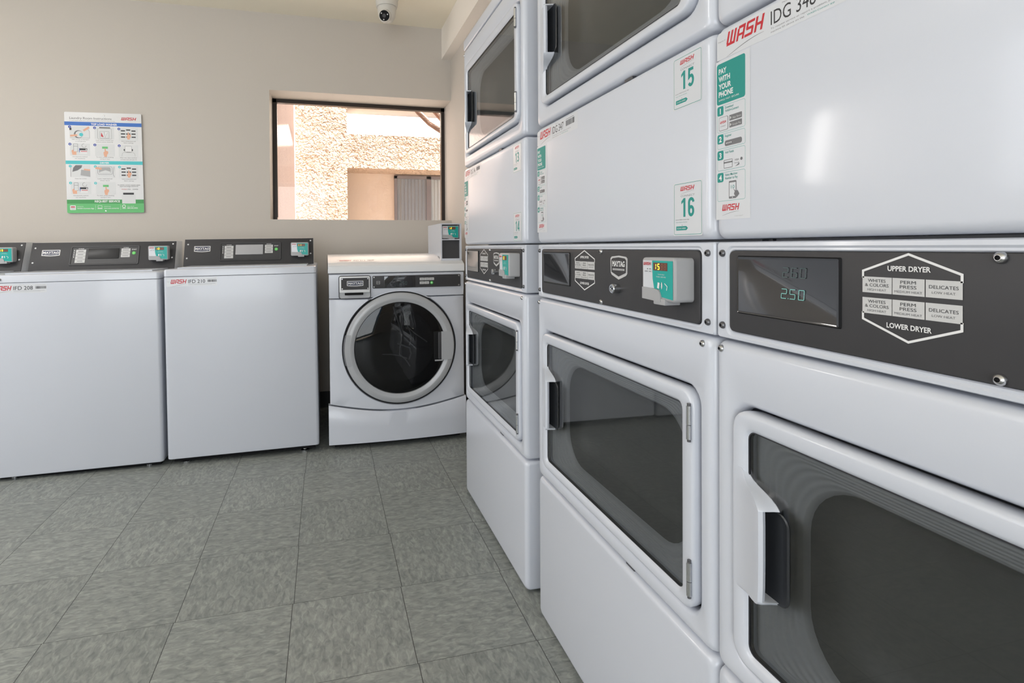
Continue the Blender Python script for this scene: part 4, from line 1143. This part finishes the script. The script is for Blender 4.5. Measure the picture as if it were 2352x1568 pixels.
# pale projecting wing on the left; an added unseen slab shades it, its hole shaped for the sun patch
w1 = thing('projecting_wing', 'pink stucco wall seen edge-on through the left of the window', 'building', (-.32, 3.9, 0))
mb = MB(); mb.box(-.25, 0, -.15, 2.6, -.2, 3.6, pinkm); mb.build('wall', w1, smooth=False)
ZE = 3.25
def to_slab(y, z):
    s = (ZE-z)/SUNDIR.z; return (-.32+SUNDIR.x*s, y+SUNDIR.y*s)
mb = MB()
patch = [(3.80, 1.66), (6.15, 2.09), (5.30, 2.14), (3.80, 1.80)]
hp = [to_slab(a, b) for a, b in patch]
hp = [(x-(-.32), y-3.9) for x, y in hp]
outer = [(-.25, -.55), (-.25, 2.6), (1.6, 2.6), (1.6, -.55)]
# added slab as four quads around the hole, top and bottom
hx0 = min(p[0] for p in hp)
o4 = [(0, -.55), (0, 2.6), (1.25, 2.6), (1.25, -.55)]
def nearest(i):
    return o4[i]
h4 = [hp[0], hp[1], hp[2], hp[3]]
order = [(0, 3), (1, 1), (2, 2), (3, 0)]
loop_o = [(0.0, -.55), (0.0, 2.2), (.78, 2.2), (.78, -.55)]
loop_h = [h4[3], h4[2], h4[1], h4[0]] if h4[3][0] < h4[0][0] else [h4[0], h4[1], h4[2], h4[3]]
mb.loft([[(x, y, ZE) for x, y in loop_o], [(x, y, ZE) for x, y in loop_h], [(x, y, ZE+.03) for x, y in loop_h], [(x, y, ZE+.03) for x, y in loop_o], [(x, y, ZE) for x, y in loop_o]], pinkm)
mb.build('shading_slab', w1, smooth=False)
# sunlit building with a recessed bay
b1 = thing('neighbour_building', 'peach stucco building across the walkway with a recessed window bay', 'building', (0, 6.5, 0))
mb = MB()
AX0, AX1, AZ = .262, 3.6, 1.937
mb.box(-.60, AX0, 0, .9, -.2, 4.6, stuccom)
mb.box(AX0, AX1, 0, .47, AZ, 2.335, stuccom)
mb.build('front_wall', b1, smooth=False)
mb = MB(); mb.box(AX0, AX1, .47, .7, -.2, AZ+.4, stuccoin)
mb.build('bay_wall', b1, smooth=False)
mb = MB(); mb.loft([[(AX0, 0, 2.335), (AX1, 0, 2.335)], [(AX0, 0.02, 2.37), (AX1, .02, 2.37)], [(AX0, .62, 2.80), (AX1, .62, 2.80)], [(AX0, .66, 2.335), (AX1, .66, 2.335)]], ledgem, closed=False)
mb.build('sloping_ledge', b1, smooth=False)
mb = MB(); mb.box(AX0, AX1, .66, .9, 2.0, 4.2, stuccoin); mb.build('upper_wall', b1, smooth=False)
mb = MB(); mb.box(AX0-.02, AX1, .42, .70, 2.86, 2.93, stuccoin); mb.build('roof_eave', b1, smooth=False)
mb = MB()
wx0, wx1, wz0, wz1 = .868, 2.1, .9, 1.915
for a, b_, c, d in ((wx0, wx1, wz1-.035, wz1), (wx0, wx0+.035, wz0, wz1), (1.285, 1.345, wz0, wz1), (wx1-.03, wx1, wz0, wz1), (wx0, wx1, wz0, wz0+.03)): mb.box(a, b_, .43, .475, c, d, framegrey)
fw = mb.build('window_frame', b1, smooth=False)
mb = MB()
for i in range(9): mb.box(wx0+.04+i*.046, wx0+.04+i*.046+.040, .462, .466, wz0+.03, wz1-.035, blindm)
for i in range(15): mb.box(1.35+i*.046, 1.35+i*.046+.040, .462, .466, wz0+.03, wz1-.035, paper)
mb.build('vertical_blinds', fw, smooth=False)
mb = MB(); mb.box(wx0+.03, wx1-.03, .448, .451, wz0+.03, wz1-.03, winglass); mb.build('glass_pane', fw, smooth=False)
# branches at the upper right
tr = thing('tree', 'bare brown tree branches at the upper right of the window', 'tree', (2.30, 6.05, -.15))
mb = MB()
def rel(p): return (p[0]-2.30, p[1]-6.05, p[2]+.15)
mb.tube([rel(p) for p in ((2.30, 6.05, -.15), (2.28, 6.05, .8), (2.2, 6.05, 1.5), (1.95, 6.03, 1.95))], [.10, .09, .08, .065], barkm, 12)
mb.build('trunk', tr)
mb = MB()
mb.tube([rel(p) for p in ((2.0, 6.03, 1.95), (1.7, 6.0, 2.10), (1.45, 5.98, 2.20), (1.28, 5.95, 2.30), (1.14, 5.95, 2.38), (1.02, 5.95, 2.49), (.90, 5.95, 2.63))], [.065, .055, .045, .038, .033, .030, .026], barkm, 10)
mb.build('branch', tr)
mb = MB(); mb.tube([rel(p) for p in ((1.75, 6.0, 2.08), (1.45, 6.0, 2.30), (1.31, 6.0, 2.42), (1.22, 6.0, 2.52), (1.12, 6.0, 2.61), (1.0, 6.0, 2.72))], [.05, .04, .034, .03, .025, .02], barkm, 10)
mb.build('branch', tr)
mb = MB(); mb.tube([rel(p) for p in ((1.6, 6.0, 2.30), (1.50, 6.0, 2.52), (1.38, 6.0, 2.72), (1.33, 6.0, 3.0))], [.035, .03, .026, .02], barkm, 10)
mb.build('branch', tr)
